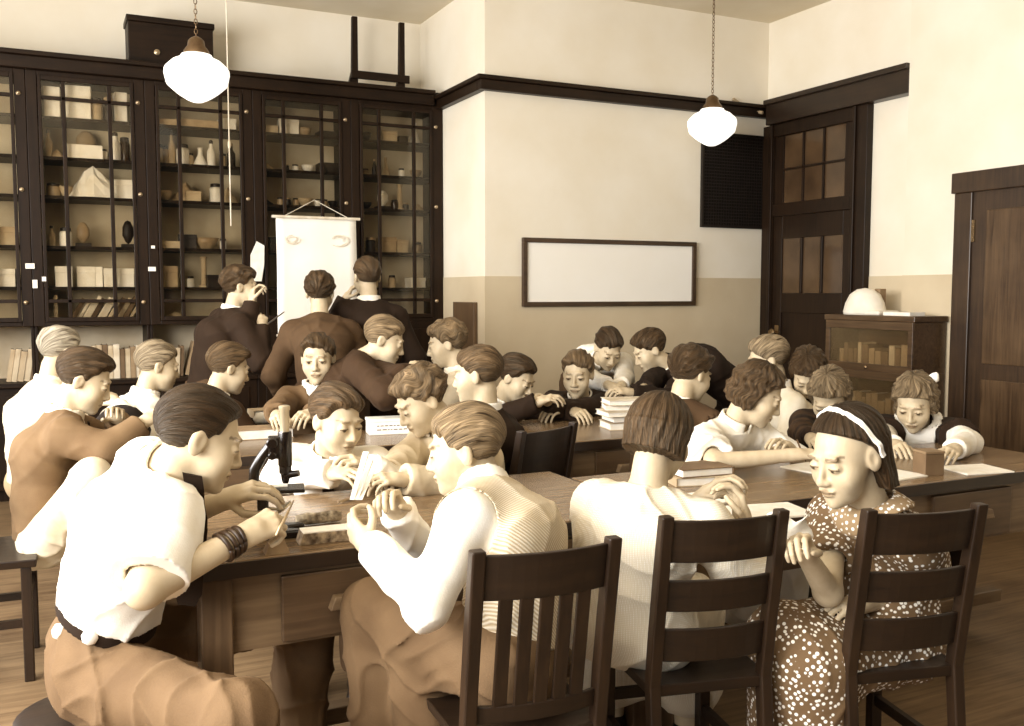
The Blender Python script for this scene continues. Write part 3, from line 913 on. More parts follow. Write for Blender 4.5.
def hair_mat(t):
    k = 'hair_%d' % int(t * 100)
    if k in MATS: return MATS[k]
    m, nt, b = _new(k); N, L = nt.nodes, nt.links
    at = N.new('ShaderNodeAttribute'); at.attribute_name = 'tint'      # strand coordinates
    fs = []
    for sc, d in (((15, 2.5, 2.5), 3), ((60, 5, 5), 2)):
        mp = N.new('ShaderNodeMapping'); mp.inputs['Scale'].default_value = sc
        L.new(at.outputs['Vector'], mp.inputs['Vector'])
        no = N.new('ShaderNodeTexNoise'); no.inputs['Scale'].default_value = 1; no.inputs['Detail'].default_value = d; no.inputs['Distortion'].default_value = .4
        L.new(mp.outputs['Vector'], no.inputs['Vector']); fs.append(no.outputs['Fac'])
    ad = N.new('ShaderNodeMath'); ad.operation = 'ADD'; L.new(fs[0], ad.inputs[0]); L.new(fs[1], ad.inputs[1])
    hf = N.new('ShaderNodeMath'); hf.operation = 'MULTIPLY'; hf.inputs[1].default_value = .5; L.new(ad.outputs[0], hf.inputs[0])
    rp = N.new('ShaderNodeValToRGB')
    rp.color_ramp.elements[0].position = .36; rp.color_ramp.elements[1].position = .66
    rp.color_ramp.elements[0].color = sep(t * .32); rp.color_ramp.elements[1].color = sep(min(1, t * 1.35 + .03))
    L.new(hf.outputs[0], rp.inputs['Fac']); L.new(rp.outputs['Color'], b.inputs['Base Color'])
    bp = N.new('ShaderNodeBump'); bp.inputs['Strength'].default_value = 1; bp.inputs['Distance'].default_value = .012
    L.new(hf.outputs[0], bp.inputs['Height']); L.new(bp.outputs['Normal'], b.inputs['Normal'])
    b.inputs['Roughness'].default_value = .45; b.inputs['Specular IOR Level'].default_value = .35; b.inputs['Specular Tint'].default_value = (1, .85, .62, 1)
    MATS[k] = m
    return m


def cloth(t, pattern=None):
    k = 'cloth_%d_%s' % (int(t * 100), pattern)
    if k in MATS: return MATS[k]
    m, nt, b = _new(k); N, L = nt.nodes, nt.links
    tc = N.new('ShaderNodeTexCoord')
    no = N.new('ShaderNodeTexNoise'); no.inputs['Scale'].default_value = 9; no.inputs['Detail'].default_value = 5
    L.new(tc.outputs['Object'], no.inputs['Vector'])
    rp = N.new('ShaderNodeValToRGB'); rp.color_ramp.elements[0].position = .3; rp.color_ramp.elements[1].position = .7
    rp.color_ramp.elements[0].color = sep(t * .92); rp.color_ramp.elements[1].color = sep(min(1, t * 1.06))
    L.new(no.outputs['Fac'], rp.inputs['Fac'])
    col = rp.outputs['Color']
    b.inputs['Roughness'].default_value = .85; b.inputs['Specular IOR Level'].default_value = .2
    hgt = None
    if pattern == 'dots':
        vo = N.new('ShaderNodeTexVoronoi'); vo.inputs['Scale'].default_value = 72; vo.inputs['Randomness'].default_value = .6
        mp = N.new('ShaderNodeMapping'); mp.inputs['Rotation'].default_value = (.6, .5, .7)
        L.new(tc.outputs['Object'], mp.inputs['Vector']); L.new(mp.outputs['Vector'], vo.inputs['Vector'])
        cr = N.new('ShaderNodeValToRGB'); cr.color_ramp.elements[0].position = .30; cr.color_ramp.elements[1].position = .38
        cr.color_ramp.elements[0].color = (1, 1, 1, 1); cr.color_ramp.elements[1].color = (0, 0, 0, 1)
        L.new(vo.outputs['Distance'], cr.inputs['Fac'])
        mx = N.new('ShaderNodeMixRGB'); L.new(cr.outputs['Color'], mx.inputs['Fac']); L.new(col, mx.inputs['Color1']); mx.inputs['Color2'].default_value = sep(.97)
        col = mx.outputs['Color']
    elif pattern in ('check', 'knit', 'print', 'ribs', 'ruffle'):
        sc = {'check': 420, 'knit': 210, 'print': 16, 'ribs': 60, 'ruffle': 22}[pattern]
        fs = []
        for ax in ((('X', 'Y', 'Z') if pattern == 'check' else ('DIAGONAL',)) if pattern != 'ribs' else ('X',)):
            wv = N.new('ShaderNodeTexWave'); wv.inputs['Scale'].default_value = sc * .16 * (1.6 if pattern == 'knit' else 1); wv.bands_direction = ax
            wv.inputs['Distortion'].default_value = 6 if pattern in ('print', 'ruffle') else .3
            wv.inputs['Detail Scale'].default_value = 2
            L.new(tc.outputs['Object'], wv.inputs['Vector']); fs.append(wv.outputs['Fac'])
        f = fs[0]
        for g in fs[1:]:
            mm = N.new('ShaderNodeMath'); mm.operation = 'MULTIPLY' ; L.new(f, mm.inputs[0]); L.new(g, mm.inputs[1])
            m2 = N.new('ShaderNodeMath'); m2.operation = 'POWER'; m2.inputs[1].default_value = .7; L.new(mm.outputs[0], m2.inputs[0]); f = m2.outputs[0]
        mx = N.new('ShaderNodeMixRGB'); L.new(f, mx.inputs['Fac'])
        mx.inputs['Color1'].default_value = sep(t * {'check': .86, 'knit': .78, 'print': .25, 'ribs': .75, 'ruffle': .4}[pattern]); L.new(col, mx.inputs['Color2'])
        col = mx.outputs['Color']; hgt = f
    L.new(col, b.inputs['Base Color'])
    if hgt is not None:
        bp = N.new('ShaderNodeBump'); bp.inputs['Strength'].default_value = .35; bp.inputs['Distance'].default_value = .004
        L.new(hgt, bp.inputs['Height']); L.new(bp.outputs['Normal'], b.inputs['Normal'])
    else:
        wn = N.new('ShaderNodeTexNoise'); wn.inputs['Scale'].default_value = 240; wn.inputs['Detail'].default_value = 2
        L.new(tc.outputs['Object'], wn.inputs['Vector'])
        bp = N.new('ShaderNodeBump'); bp.inputs['Strength'].default_value = .25; bp.inputs['Distance'].default_value = .003
        L.new(wn.outputs['Fac'], bp.inputs['Height']); L.new(bp.outputs['Normal'], b.inputs['Normal'])
    MATS[k] = m
    return m


def ik(a, c, la, lb, pole):
    d = c - a; D = np.linalg.norm(d); u = d / max(D, 1e-9)
    miss = D - (la + lb) * .995
    if miss > 0: c = a + u * (la + lb) * .995; D = (la + lb) * .995
    x = (la * la - lb * lb + D * D) / (2 * D)
    y = math.sqrt(max(0, la * la - x * x))
    p = np.asarray(pole, float); p = p - u * (p @ u)
    return a + u * x + unit(p) * y, c, miss


HAIRLINE_Y = [-.12, -.075, -.05, -.028, -.012, .012, .03, .045, .07, .095, .12]


class Fig:
    def __init__(s, name, label, head, hfa=0, hp=0, hr=0, bfa=None, s_=.95, pelvis=None, seat=.47, stand=False, hands=(None, None), elb=(None, None), knees=(None, None), feet=(None, None),
                 hair=('short', .3), clothes=(), res=.0055, curl=(.45, .45), palm=(None, None), hdir=(None, None), collar=None, tie=None, hs=1.0, cat='person', ears=True, glance=.0, group=None, swidth=1.0, slouch=.045, cres=None, shoe=.12, npos=None, band=False, strap=False, bow=None):
        s.name, s.label, s.res, s.k, s.hs = name, label, res * QRES, s_, hs
        res = s.res
        s.rng = random.Random(name + label)
        s.nph = [s.rng.uniform(0, 6) for _ in range(12)]
        ry = ray_yaw(head[0])
        s.H = W(*head)
        hy = ry + R(hfa); by = ry + R(hfa if bfa is None else bfa)
        Rz = lambda a: np.array([[math.cos(a), -math.sin(a), 0], [math.sin(a), math.cos(a), 0], [0, 0, 1]])
        Rx = lambda a: np.array([[1, 0, 0], [0, math.cos(a), -math.sin(a)], [0, math.sin(a), math.cos(a)]])
        Ry = lambda a: np.array([[math.cos(a), 0, math.sin(a)], [0, 1, 0], [-math.sin(a), 0, math.cos(a)]])
        s.Rh = Rz(hy) @ Rx(R(hp)) @ Ry(R(hr))
        k = s.k
        s.fwd = Rz(by) @ A(0, 1, 0); s.right = Rz(by) @ A(1, 0, 0)
        B = s.H + s.Rh @ A(0, -.022, -.07) * hs
        s.B = B
        up = A(0, 0, 1.)
        for _ in range(6):
            nd = unit(.65 * up + .35 * s.Rh @ A(0, 0, 1))
            N = B - .10 * k * nd if npos is None else np.asarray(npos, float)
            Ls = .475 * k
            if pelvis is not None:
                Pv = np.asarray(pelvis, float)
                pass
            else:
                pz = .86 * k if stand else seat
                dz = N[2] - pz
                if dz >= Ls * .985: dz = Ls * .985; 
                hz = math.sqrt(max(0, Ls * Ls - dz * dz))
                Pv = A(*(N - s.fwd * hz)); Pv[2] = N[2] - dz
            up = unit(N - Pv)
        s.N, s.P, s.up = N, Pv, up
        s.right = unit(s.right - up * (s.right @ up)); s.tf = unit(np.cross(up, s.right))
        s.M = Pv + (N - Pv) * .34 - s.tf * slouch * .6
        s.C = Pv + (N - Pv) * .68 - s.tf * slouch
        sw = .155 * k * swidth
        s.miss = []
        s.S, s.E, s.Wr = [], [], []
        for i, sg in enumerate((-1, 1)):           # 0 = left, 1 = right
            S_ = N - up * .055 * k + s.right * sg * sw - s.tf * .012
            h = hands[i]
            if h is None:
                h = S_ - A(0, 0, .44 * k) + s.fwd * .12 + s.right * sg * .04 if stand else S_ + s.fwd * .30 * k - A(0, 0, .27 * k) - s.right * sg * .06
            h = np.asarray(h, float)
            S_ = S_ + (unit(h - S_)) * .025
            la, lb = .275 * k, .235 * k
            if elb[i] is not None:
                e = np.asarray(elb[i], float); e = S_ + unit(e - S_) * np.clip(np.linalg.norm(e - S_), .17 * k, .31 * k)
                dd = h - e; L = np.linalg.norm(dd); lb2 = np.clip(L, .17 * k, .28 * k); s.miss.append(round(L - lb2, 2)); w_ = e + dd / L * lb2
            else:
                pole = A(0, 0, -.55) + s.right * sg * .75 - s.tf * .2 if not stand else A(0, 0, -1.) + s.right * sg * .55 - s.tf * .25
                e, w_, ms = ik(S_, h, la, lb, pole); s.miss.append(round(ms, 2))
            s.S.append(S_); s.E.append(e); s.Wr.append(w_)
        s.hip, s.knee, s.ank, s.toe = [], [], [], []
        for i, sg in enumerate((-1, 1)):
            hp_ = Pv + s.right * sg * .085 * k - up * .02
            if stand:
                an = A(hp_[0], hp_[1], .075) + s.right * sg * .02
                if feet[i] is not None: an = np.asarray(feet[i], float)
                kn, an, _ = ik(hp_, an, .41 * k, .41 * k, s.fwd)
            else:
                if knees[i] is not None: kn = np.asarray(knees[i], float)
                else: kn = A(*(Pv + s.fwd * .40 * k + s.right * sg * .12 * k)); kn[2] = .46
                an = feet[i]
                if an is None: an = A(kn[0], kn[1], .075) - s.fwd * .03
                an = np.asarray(an, float)
            s.hip.append(hp_); s.knee.append(kn); s.ank.append(an)
            ff = unit(s.fwd * A(1, 1, 0))
            s.toe.append(an + ff * .15 * k - A(0, 0, .035))
        s.curl, s.palm, s.hdir = curl, palm, hdir
        s.hair, s.clothes, s.collar, s.tie, s.ears = hair, clothes, collar, tie, ears
        s.origin = A(Pv[0], Pv[1], 0); s.band, s.strap, s.bow = band, strap, bow
        s._hands()
        s.build(cat, group, cres or res * 1.5, shoe)

    # ---------------- hands
    def _hands(s):
        s.hprims = []
        for i, sg in enumerate((-1, 1)):
            d = unit(s.hdir[i]) if s.hdir[i] is not None else unit(s.Wr[i] - s.E[i])
            n = np.asarray(s.palm[i], float) if s.palm[i] is not None else A(0, 0, -1.) - .35 * s.right * sg
            n = unit(n - d * (n @ d))
            t = np.cross(d, n) * sg            # towards the thumb
            k = s.k * .92; w0 = s.Wr[i]; pr = []
            c = s.curl[i]
            palmp = []
            tips = []
            for j, (o, L) in enumerate(((.030, .0), (.010, .004), (-.010, .0), (-.028, -.008))):
                kn = w0 + d * (.088 + L) * k + t * o * k + n * (-.004 + .004 * abs(j - 1))
                palmp.append((w0 + t * o * .55 * k + d * .012, kn, .0135 * k, .0105 * k))
                seg = [(.043, .042), (.047, .046), (.044, .043), (.034, .034)][j][0] * k
                ang = 0; p = kn; spread = t * o * (1 - c) * .9
                rr = [.0092, .0093, .0088, .0078][j] * k
                for q, (f, r0, r1) in enumerate(((1, 1, .93), (.66, .93, .86), (.52, .86, .72))):
                    ang += R([58, 78, 45][q]) * c * (1 + .08 * (j - 1.5)) + R(4)
                    dd = unit(d * math.cos(ang) + n * math.sin(ang) + spread * .9)
                    e = p + dd * seg * f
                    pr.append((p, e, rr * r0, rr * r1)); p = e
                tips.append(p)
            # thumb: from the side of the palm near its base
            tb = w0 + d * .028 * k + t * .026 * k + n * .008
            d1 = unit(d * .62 + t * (.75 - .25 * c) + n * (.35 + .35 * c)); t1 = tb + d1 * .040 * k
            d2 = unit(d * .85 + t * (.25 - .35 * c) + n * (.35 + .25 * c)); t2 = t1 + d2 * .032 * k
            d3 = unit(d * .9 + t * (.05 - .45 * c) + n * (.25 + .3 * c)); t3 = t2 + d3 * .026 * k
            th = [(tb, t1, .0125 * k, .0108 * k), (t1, t2, .0108 * k, .0098 * k), (t2, t3, .0098 * k, .0075 * k)]
            s.hprims.append((palmp, pr, th, w0 + d * .08 * k, d, n, t))

    def d_hand(s, p, i):
        palmp, pr, th, c, d, n, t = s.hprims[i]
        r = np.sqrt(((p - c) ** 2).sum(1))
        out = r - .16
        m = r < .20
        if m.any():
            q = p[m]
            f = None
            for a in palmp:
                v = cap(q, *a); f = v if f is None else smin(f, v, .012)
            f = smin(f, cap(q, s.Wr[i] - unit(s.Wr[i] - s.E[i]) * .02, s.Wr[i] + d * .03, .0235 * s.k, .022 * s.k), .02)
            tv = None
            for a in th:
                v = cap(q, *a); tv = v if tv is None else np.minimum(tv, v)
            f = smin(f, tv, .008)
            g = None
            for a in pr:
                v = cap(q, *a); g = v if g is None else np.minimum(g, v)
            f = smin(f, g, .004)
            out[m] = f
        return out

    # ---------------- head
    def hl(s, p): return ((p - s.H) @ s.Rh) / s.hs

    def d_head(s, p):
        r = np.sqrt(((p - s.H) ** 2).sum(1))
        out = r - .17
        m = r < .22
        if not m.any(): return out
        q = s.hl(p[m]); ax = q.copy(); ax[:, 0] = np.abs(ax[:, 0])
        d = ell(q, (0, -.014, .032), (.071, .092, .080))
        d = smin(d, ell(q, (0, .030, -.028), (.058, .060, .078)), .03)
        d = smin(d, ell(q, (0, .048, -.070), (.040, .042, .042)), .025)        # jaw
        d = smin(d, sph(q, (0, .078, -.097), .014), .022)                      # chin
        d = smin(d, ell(ax, (.040, .056, -.030), (.022, .024, .026)), .03)     # cheekbone
        d = smin(d, ell(ax, (.026, .084, .027), (.022, .009, .006)), .016)     # brow ridge
        d = -smin(-d, ell(ax, (.031, .105, .003), (.019, .014, .012)), .013)   # socket
        d = smin(d, ell(ax, (.031, .0795, .002), (.0165, .0140, .0125)), .006)  # lid over eyeball
        nose = cap(q, A(0, .087, .012), A(0, .106, -.028), .0065, .0088)
        nose = smin(nose, sph(q, (0, .105, -.031), .0098), .008)
        nose = smin(nose, sph(ax, (.0115, .098, -.034), .0075), .008)
        d = smin(d, nose, .011)
        d = smin(d, ell(ax, (.010, .0925, -.0565), (.015, .008, .0055)), .006)   # upper lip
        d = smin(d, ell(q, (0, .0915, -.0675), (.018, .009, .0062)), .006)      # lower lip
        d = -smin(-d, cap(ax, A(0, .1035, -.0620), A(.022, .094, -.0625), .0022, .0015), .004)
        if s.ears:
            e = ell(ax @ np.array([[1, .25, 0], [-.25, 1, 0], [0, 0, 1]]).T, (.070, -.026, -.002), (.0105, .020, .033))
            e = -smin(-e, ell(ax, (.084, .002, .002), (.009, .011, .018)), .006)
            d = smin(d, e, .008)
        out[m] = d * s.hs
        return out

    def face_tint(s, V):
        tint = np.ones((len(V), 3), np.float32)
        q = s.hl(V); ax = np.abs(q[:, 0])
        near = (np.abs(q) < .14).all(1)
        def paint(mask, c): tint[mask & near] = c
        fr = q[:, 1] > .05
        lip = (((q[:, 0] / .023) ** 2 + ((q[:, 2] + .0622) / .0105) ** 2) < 1) & fr & (q[:, 1] > .08)
        paint(lip, (.66, .60, .55))
        mouth = (np.abs(q[:, 2] + .0622) < max(.0018, s.res * .42)) & (ax < .021) & fr & (q[:, 1] > .08)
        paint(mouth, (.30, .24, .2))
        hc = s.hair[1]
        bz = .0285 - 6 * (ax - .03) ** 2
        brow = (np.abs(q[:, 2] - bz) < max(.0034, s.res * .62)) & (ax > .014) & (ax < .049) & fr
        bc = .36 + hc * .5
        paint(brow, (bc, bc * .92, bc * .85))
        eye = (((ax - .031) / .0135) ** 2 + ((q[:, 2] + .0015) / .0048) ** 2 < 1) & fr
        paint(eye, (.92, .9, .88))
        e5 = max(0, s.res - .0036)
        iris = (((ax - .031) / (.0060 + e5)) ** 2 + ((q[:, 2] + .0015) / (.0056 + e5)) ** 2 < 1) & fr
        paint(iris, (.10, .08, .06))
        lash = (((ax - .031) / .0155) ** 2 < 1) & (np.abs(q[:, 2] - (.0035 - 9 * (ax - .031) ** 2)) < max(.0022, s.res * .5)) & fr
        paint(lash, (.16, .12, .09))
        nos = (((ax - .006) / .0035) ** 2 + ((q[:, 2] + .0405) / .0025) ** 2 < 1) & fr
        paint(nos, (.4, .33, .28))
        return tint

    # ---------------- body
    def d_torso(s, p, inf=0.0, wf=1.0):
        k = s.k
        d = capw(p, s.P, s.M, .096 * k + inf, .082 * k + inf, s.right, 1.30 * wf)
        d = smin(d, capw(p, s.M, s.C, .088 * k + inf, .096 * k + inf, s.right, 1.34 * wf), .03)
        d = smin(d, capw(p, s.C, s.N - s.up * .06 * k, .098 * k + inf, .06 * k + inf, s.right, 1.5 * wf), .03)
        d = smin(d, cap(p, s.S[0], s.N - s.up * .035 * k, .048 * k + inf, .052 * k + inf), .04)
        d = smin(d, cap(p, s.S[1], s.N - s.up * .035 * k, .048 * k + inf, .052 * k + inf), .04)
        return d

    def d_arm(s, p, i, inf=0.0):
        k = s.k
        return smin(cap(p, s.S[i], s.E[i], .047 * k + inf, .036 * k + inf), cap(p, s.E[i], s.Wr[i], .037 * k + inf, .0245 * k + inf), .02)

    def d_leg(s, p, i, inf=0.0):
        k = s.k
        return smin(cap(p, s.hip[i], s.knee[i], .085 * k + inf, .056 * k + inf), cap(p, s.knee[i], s.ank[i], .055 * k + inf, .036 * k + inf), .03)

    def d_neck(s, p, inf=0.0):
        return cap(p, s.B, s.N - s.up * .01, .050 * s.k + inf, .054 * s.k + inf)

    def d_body(s, p):
        d = s.d_torso(p)
        for i in (0, 1):
            d = smin(d, s.d_arm(p, i), .03)
            d = smin(d, s.d_leg(p, i), .03)
            d = smin(d, cap(p, s.ank[i] - A(0, 0, .03) - unit(s.toe[i] - s.ank[i]) * .02, s.toe[i], .034, .026), .02)
        d = smin(d, s.d_neck(p), .03)
        d = smin(d, s.d_head(p), .018)
        for i in (0, 1):
            d = smin(d, s.d_hand(p, i), .008)
        return d

    def folds(s, p, a):
        f = s.nph
        v = .5 * np.sin(p @ A(31, 17, 22) + 1.8 * np.sin(p @ A(-11, 14, 9) + f[0]) + f[1])
        for i, (k1, k2, k3) in enumerate((((13, 8, 21), (-12, 15, 10), (9, -10, 6)), ((-19, 17, 12), (10, 13, -14), (-7, 8, 11)), ((26, 22, -17), (15, -12, 13), (10, 9, -9)))):
            r_ = 1 - np.abs(np.sin(p @ A(*k1) + 1.4 * np.sin(p @ A(*k2) + f[2 * i + 2]) + f[2 * i + 3]))
            v -= 1.9 * r_ ** 2.2 * np.clip(.45 + .9 * np.sin(p @ A(*k3) + f[i + 8]), 0, 1)
        return a * v

    def d_garment(s, p, g):
        kind = g['kind']; inf = g.get('inf', .014); k = s.k
        fa = g.get('fold', .0028)
        if kind in ('shirt', 'jacket', 'vest', 'dress', 'blouse'):
            d = s.d_torso(p, inf, 1.0)
            # hem
            hem = g.get('hem', .02)
            dh = (s.P - s.up * hem - p) @ s.up
            if kind != 'dress': d = np.maximum(d, dh)
            if kind == 'dress':
                sk = None
                for i in (0, 1):
                    v = smin(cap(p, s.hip[i], s.knee[i], .088 * k + inf, .078 * k + inf), cap(p, s.knee[i] , s.knee[i] * .45 + s.ank[i] * .55, .078 * k + inf, .095 * k + inf), .06)
                    sk = v if sk is None else smin(sk, v, .10)
                d = smin(d, sk, .06)
            # neckline
            ne = cap(p, s.N + s.up * .035 - s.tf * -.01, s.B, .060 * k, .066 * k)
            d = -smin(-d, ne, .006)
            vn = g.get('vneck')
            if vn:
                q = p - s.N
                z = q @ s.up; y = q @ s.tf; x = np.abs(q @ s.right)
                wv = .052 * np.clip((z + vn) / vn, 0, 1.2)
                d = np.maximum(d, -np.maximum(x - wv, -(y - .02)))
            sl = g.get('sleeve', 'long')
            if kind == 'vest':
                for i in (0, 1):
                    d = np.maximum(d, -(cap(p, s.S[i] + s.right * (-1, 1)[i] * .022 * k - s.up * .01, s.S[i] * .55 + s.E[i] * .45 + s.right * (-1, 1)[i] * .03 * k, .078 * k, .085 * k)))
                sl = None
            if sl:
                for i in (0, 1):
                    if sl == 'short':
                        e = s.S[i] + (s.E[i] - s.S[i]) * g.get('len', .72)
                        v = np.maximum(cap(p, s.S[i], e, .050 * k + inf, .050 * k + inf + g.get('flare', .012)), (p - e) @ unit(s.E[i] - s.S[i]))
                        v = np.maximum(v, -cap(p, s.S[i] + (e - s.S[i]) * .8, s.E[i], .040 * k + .006, .040 * k + .006))
                    else:
                        ff = 1.0 if sl == 'long' else .45
                        e = s.E[i] + (s.Wr[i] - s.E[i]) * ff
                        dr = unit(s.Wr[i] - s.E[i])
                        rc = .030 * k if sl == 'long' else .038 * k
                        fore = cap(p, s.E[i], e, .040 * k + inf, rc + inf * .9)
                        if sl == 'rolled' : fore = smin(fore, cap(p, e - dr * .03, e - dr * .012, .040 * k + inf * 1.15, .040 * k + inf * 1.15), .01)
                        if g.get('cuff'): fore = smin(fore, cap(p, e - dr * .05, e, rc + inf + .004, rc + inf + .004), .006)
                        v = np.maximum(smin(cap(p, s.S[i], s.E[i], .049 * k + inf, .041 * k + inf), fore, .025), (p - e) @ dr)
                    if g.get('puff'): v = smin(v, sph(p, s.S[i] + s.right * (-1, 1)[i] * .01, .07 * k), .03)
                    d = smin(d, v, .028)
            d = d + s.folds(p, fa)
            return d
        if kind == 'trousers':
            d = capw(p, s.P - s.up * .01, s.P + s.up * .09, .100 * k + inf, .086 * k + inf, s.right, 1.32)
            d = np.maximum(d, (p - s.P - s.up * g.get('rise', .12)) @ s.up)
            for i in (0, 1):
                a = s.ank[i] + A(0, 0, .03)
                dr = unit(a - s.knee[i])
                v = smin(cap(p, s.hip[i], s.knee[i], .088 * k + inf, .064 * k + inf), cap(p, s.knee[i], a, .064 * k + inf, .062 * k + inf), .03)
                v = np.maximum(v, (p - a) @ dr)
                d = smin(d, v, .035)
            return d + s.folds(p, g.get('fold', .004))
        if kind == 'belt':
            c = s.P + s.up * g.get('at', .10)
            d = s.d_torso(p, inf)
            return np.maximum(d, np.abs((p - c) @ s.up) - .018)
        if kind == 'collar':
            n0 = s.N + s.up * .012
            ax = unit(s.B - s.N)
            h = (p - n0) @ ax
            r = cap(p, s.N - s.up * .03, s.B, .072 * k, .060 * k)
            d = np.maximum(np.abs(r) - .006, np.abs(h - .012) - g.get('h', .024))
            q = p - s.N
            d = np.maximum(d, -np.maximum(np.abs(q @ s.right) - .012, -(q @ s.tf - .03)))
            return d
        if kind == 'cape_collar':      # wide collar lying on the shoulders
            d = np.abs(s.d_torso(p, g.get('inf', .024))) - .005
            r = np.sqrt(((p - s.N + s.up * .0) ** 2).sum(1))
            d = np.maximum(d, r - g.get('r', .125))
            ne = cap(p, s.N + s.up * .03, s.B, .062 * k, .066 * k)
            d = np.maximum(d, -ne)
            q = p - s.N
            th = np.arctan2(q @ s.right, q @ s.tf)
            d = np.maximum(d, r - g.get('r', .125) - (.012 * np.abs(np.sin(th * 4)) - .006 if not g.get('plain') else 0))
            return d

    # ---------------- hair
    def d_hair(s, p):
        st = s.hair[0]
        q = s.hl(p); x, y, z = q[:, 0], q[:, 1], q[:, 2]; ax = np.abs(x)
        ph = s.nph
        ang = np.arctan2(x, z + .02)
        th = np.arctan2(x, -(y + .01))
        vol = {'short': .011, 'slick': .009, 'side': .014, 'bob': .022, 'wavy': .018, 'curly': .018, 'long': .014, 'tousled': .018}[st]
        base = ell(q, (0, -.014, .034), (.071 + vol, .092 + vol * .9, .080 + vol * 1.1))
        n1 = np.sin(x * 57 + 2 * np.sin(y * 33 + ph[0]) + ph[1]) * np.sin(y * 49 + 2 * np.sin(z * 41 + ph[2]) + ph[3]) * np.sin(z * 61 + ph[4])
        if st in ('short', 'slick', 'side', 'tousled'):
            zs = [-.075, -.062, -.055, -.035, .008, .004, .022, .046, .066, .078, .085]
            fr_ = np.clip((y - .02) / .04, 0, 1)
            if st == 'slick': zs = [-.075, -.062, -.055, -.035, .008, .004, .024, .056, .076, .084, .088]
            cut = np.interp(y, HAIRLINE_Y, zs) - z
            if st == 'side': cut = cut + fr_ * (.013 * np.clip(x / .05, -1, 1) + .004 * np.sin(x * 110 + ph[0]))
            elif st != 'slick': cut = cut + fr_ * (.006 * np.sin(x * 75 + ph[0]) + .004 * np.sin(x * 160 + ph[2]) - .004)
            fade = np.clip((.03 - z) / .07, 0, 1)
            d = base + vol * .75 * fade
            if st == 'side':        # parting and a swept wave at the front
                d = d - .010 * np.clip((y - .0) / .08, 0, 1) * np.clip((x + .05) / .08, 0, 1) * np.clip((z - .05) / .04, 0, 1)
                d = d + .008 * np.exp(-((x + .042) / .007) ** 2) * np.clip((z - .04) / .04, 0, 1)
                str_ = np.sin(ang * 26 + y * 60 + 1.2 * np.sin(y * 50 + ph[5]) + ph[6])
                d = d + .0009 * str_ + .0015 * n1
            elif st == 'slick':
                str_ = np.sin(ang * 34 + 1.5 * np.sin(y * 40 + ph[5]) + ph[6])
                d = d + .0006 * str_ - .007 * np.clip((y - .02) / .06, 0, 1) * np.clip((z - .06) / .03, 0, 1)
            elif st == 'tousled':
                str_ = np.sin(ang * 16 + y * 90 + 2 * np.sin(x * 50 + ph[5]) + ph[6])
                d = d + .0022 * str_ + .005 * n1 - .008 * np.clip((y - .03) / .05, 0, 1) * np.clip((z - .06) / .03, 0, 1)
            else:
                str_ = np.sin(ang * 28 + y * 45 + 1.5 * np.sin(y * 47 + ph[5]) + ph[6])
                d = d + .0008 * str_ + .0025 * n1
            cl = np.sin(ang * 13 + y * 28 + 1.6 * np.sin(y * 38 + ph[9]) + ph[10]) + .7 * np.sin(ang * 24 + y * 40 + 2 * np.sin(x * 55 + ph[11]))
            d = d + (.0012 if st == 'slick' else .0022) * cl * np.clip((z + .01) / .05, .15, 1)
            if st in ('short', 'side', 'tousled'): d = d - .007 * np.exp(-(((y - .055) / .035) ** 2 + ((z - .088) / .03) ** 2)) * (1 + .5 * np.sin(x * 40 + ph[8]))
            cut = cut + .0035 * np.sin(x * 190 + 2 * np.sin(y * 120 + ph[1])) + .003 * np.sin(y * 230 + ph[3] + x * 80)
            eg = np.clip(1 + cut / .026, 0, 1)
            d = d + vol * .85 * eg * eg
            s._fib = str_
            return -smin(-d, -cut * .8, .006) * s.hs
        # longer styles
        cl = np.sin(th * 17 + 1.5 * np.sin(z * 22 + ph[9]) + ph[10]) + .7 * np.sin(th * 31 + 2 * np.sin(z * 35 + ph[11]))
        base = base + .0016 * cl
        drop = {'bob': -.055, 'wavy': -.065, 'curly': -.05, 'long': -.105}[st]
        side = np.sqrt((x / (.0705 + vol)) ** 2 + ((y + .014) / (.0915 + vol * .9)) ** 2)
        cyl = (side - 1) * (.08 + vol) + .0016 * cl
        lower = np.maximum(cyl, np.maximum(z - .034, drop - z + (.010 * np.sin(th * 3 + ph[7]) if st != 'bob' else .012 * np.clip((y + .02) / .06, -1, 1) * -1)))
        d = smin(base, lower, .015)
        # face opening
        op = np.interp(z, [-.12, -.02, .03, .055, .075, .10], [.012, .014, .030, .052, .085, .2])
        if st == 'long': op = np.interp(z, [-.12, -.05, .0, .03, .05, .07, .088, .105], [-.030, -.026, -.018, -.008, .012, .040, .068, .16])
        fo = (y - op - .05 * np.clip((ax - .045) / .03, 0, 1) * 0)
        if st == 'bob':
            str_ = np.sin(th * 30 + 1.2 * np.sin(z * 30 + ph[5]) + ph[6]) + .6 * np.sin(th * 71 + ph[8])
            d = d + .0009 * str_
        elif st == 'long':
            str_ = np.sin(th * 26 + 1.5 * np.sin(z * 30 + ph[5]) + ph[6]) + .5 * np.sin(th * 63 + ph[8])
            d = d + .0009 * str_
        elif st == 'wavy':
            str_ = np.sin(th * 14 + 3.0 * np.sin(z * 75 + ph[5]) + ph[6])
            d = d + .0032 * str_ + .004 * np.sin(z * 95 + 2 * np.sin(th * 4 + ph[9]) + ph[7])
        else:
            str_ = np.sin(th * 11 + 2.5 * np.sin(z * 60 + ph[5])) * np.sin(y * 75 + 2 * np.sin(x * 60 + ph[6]))
            d = d + .0045 * str_ + .005 * n1
        s._fib = str_
        # keep the ears/neck volume clear
        d = -smin(-d, -(fo) * .8, .008)
        nk = np.maximum(ell(q, (0, -.005, -.12), (.056, .060, .085)), z + .045)
        d = np.maximum(d, -nk)
        return d * s.hs

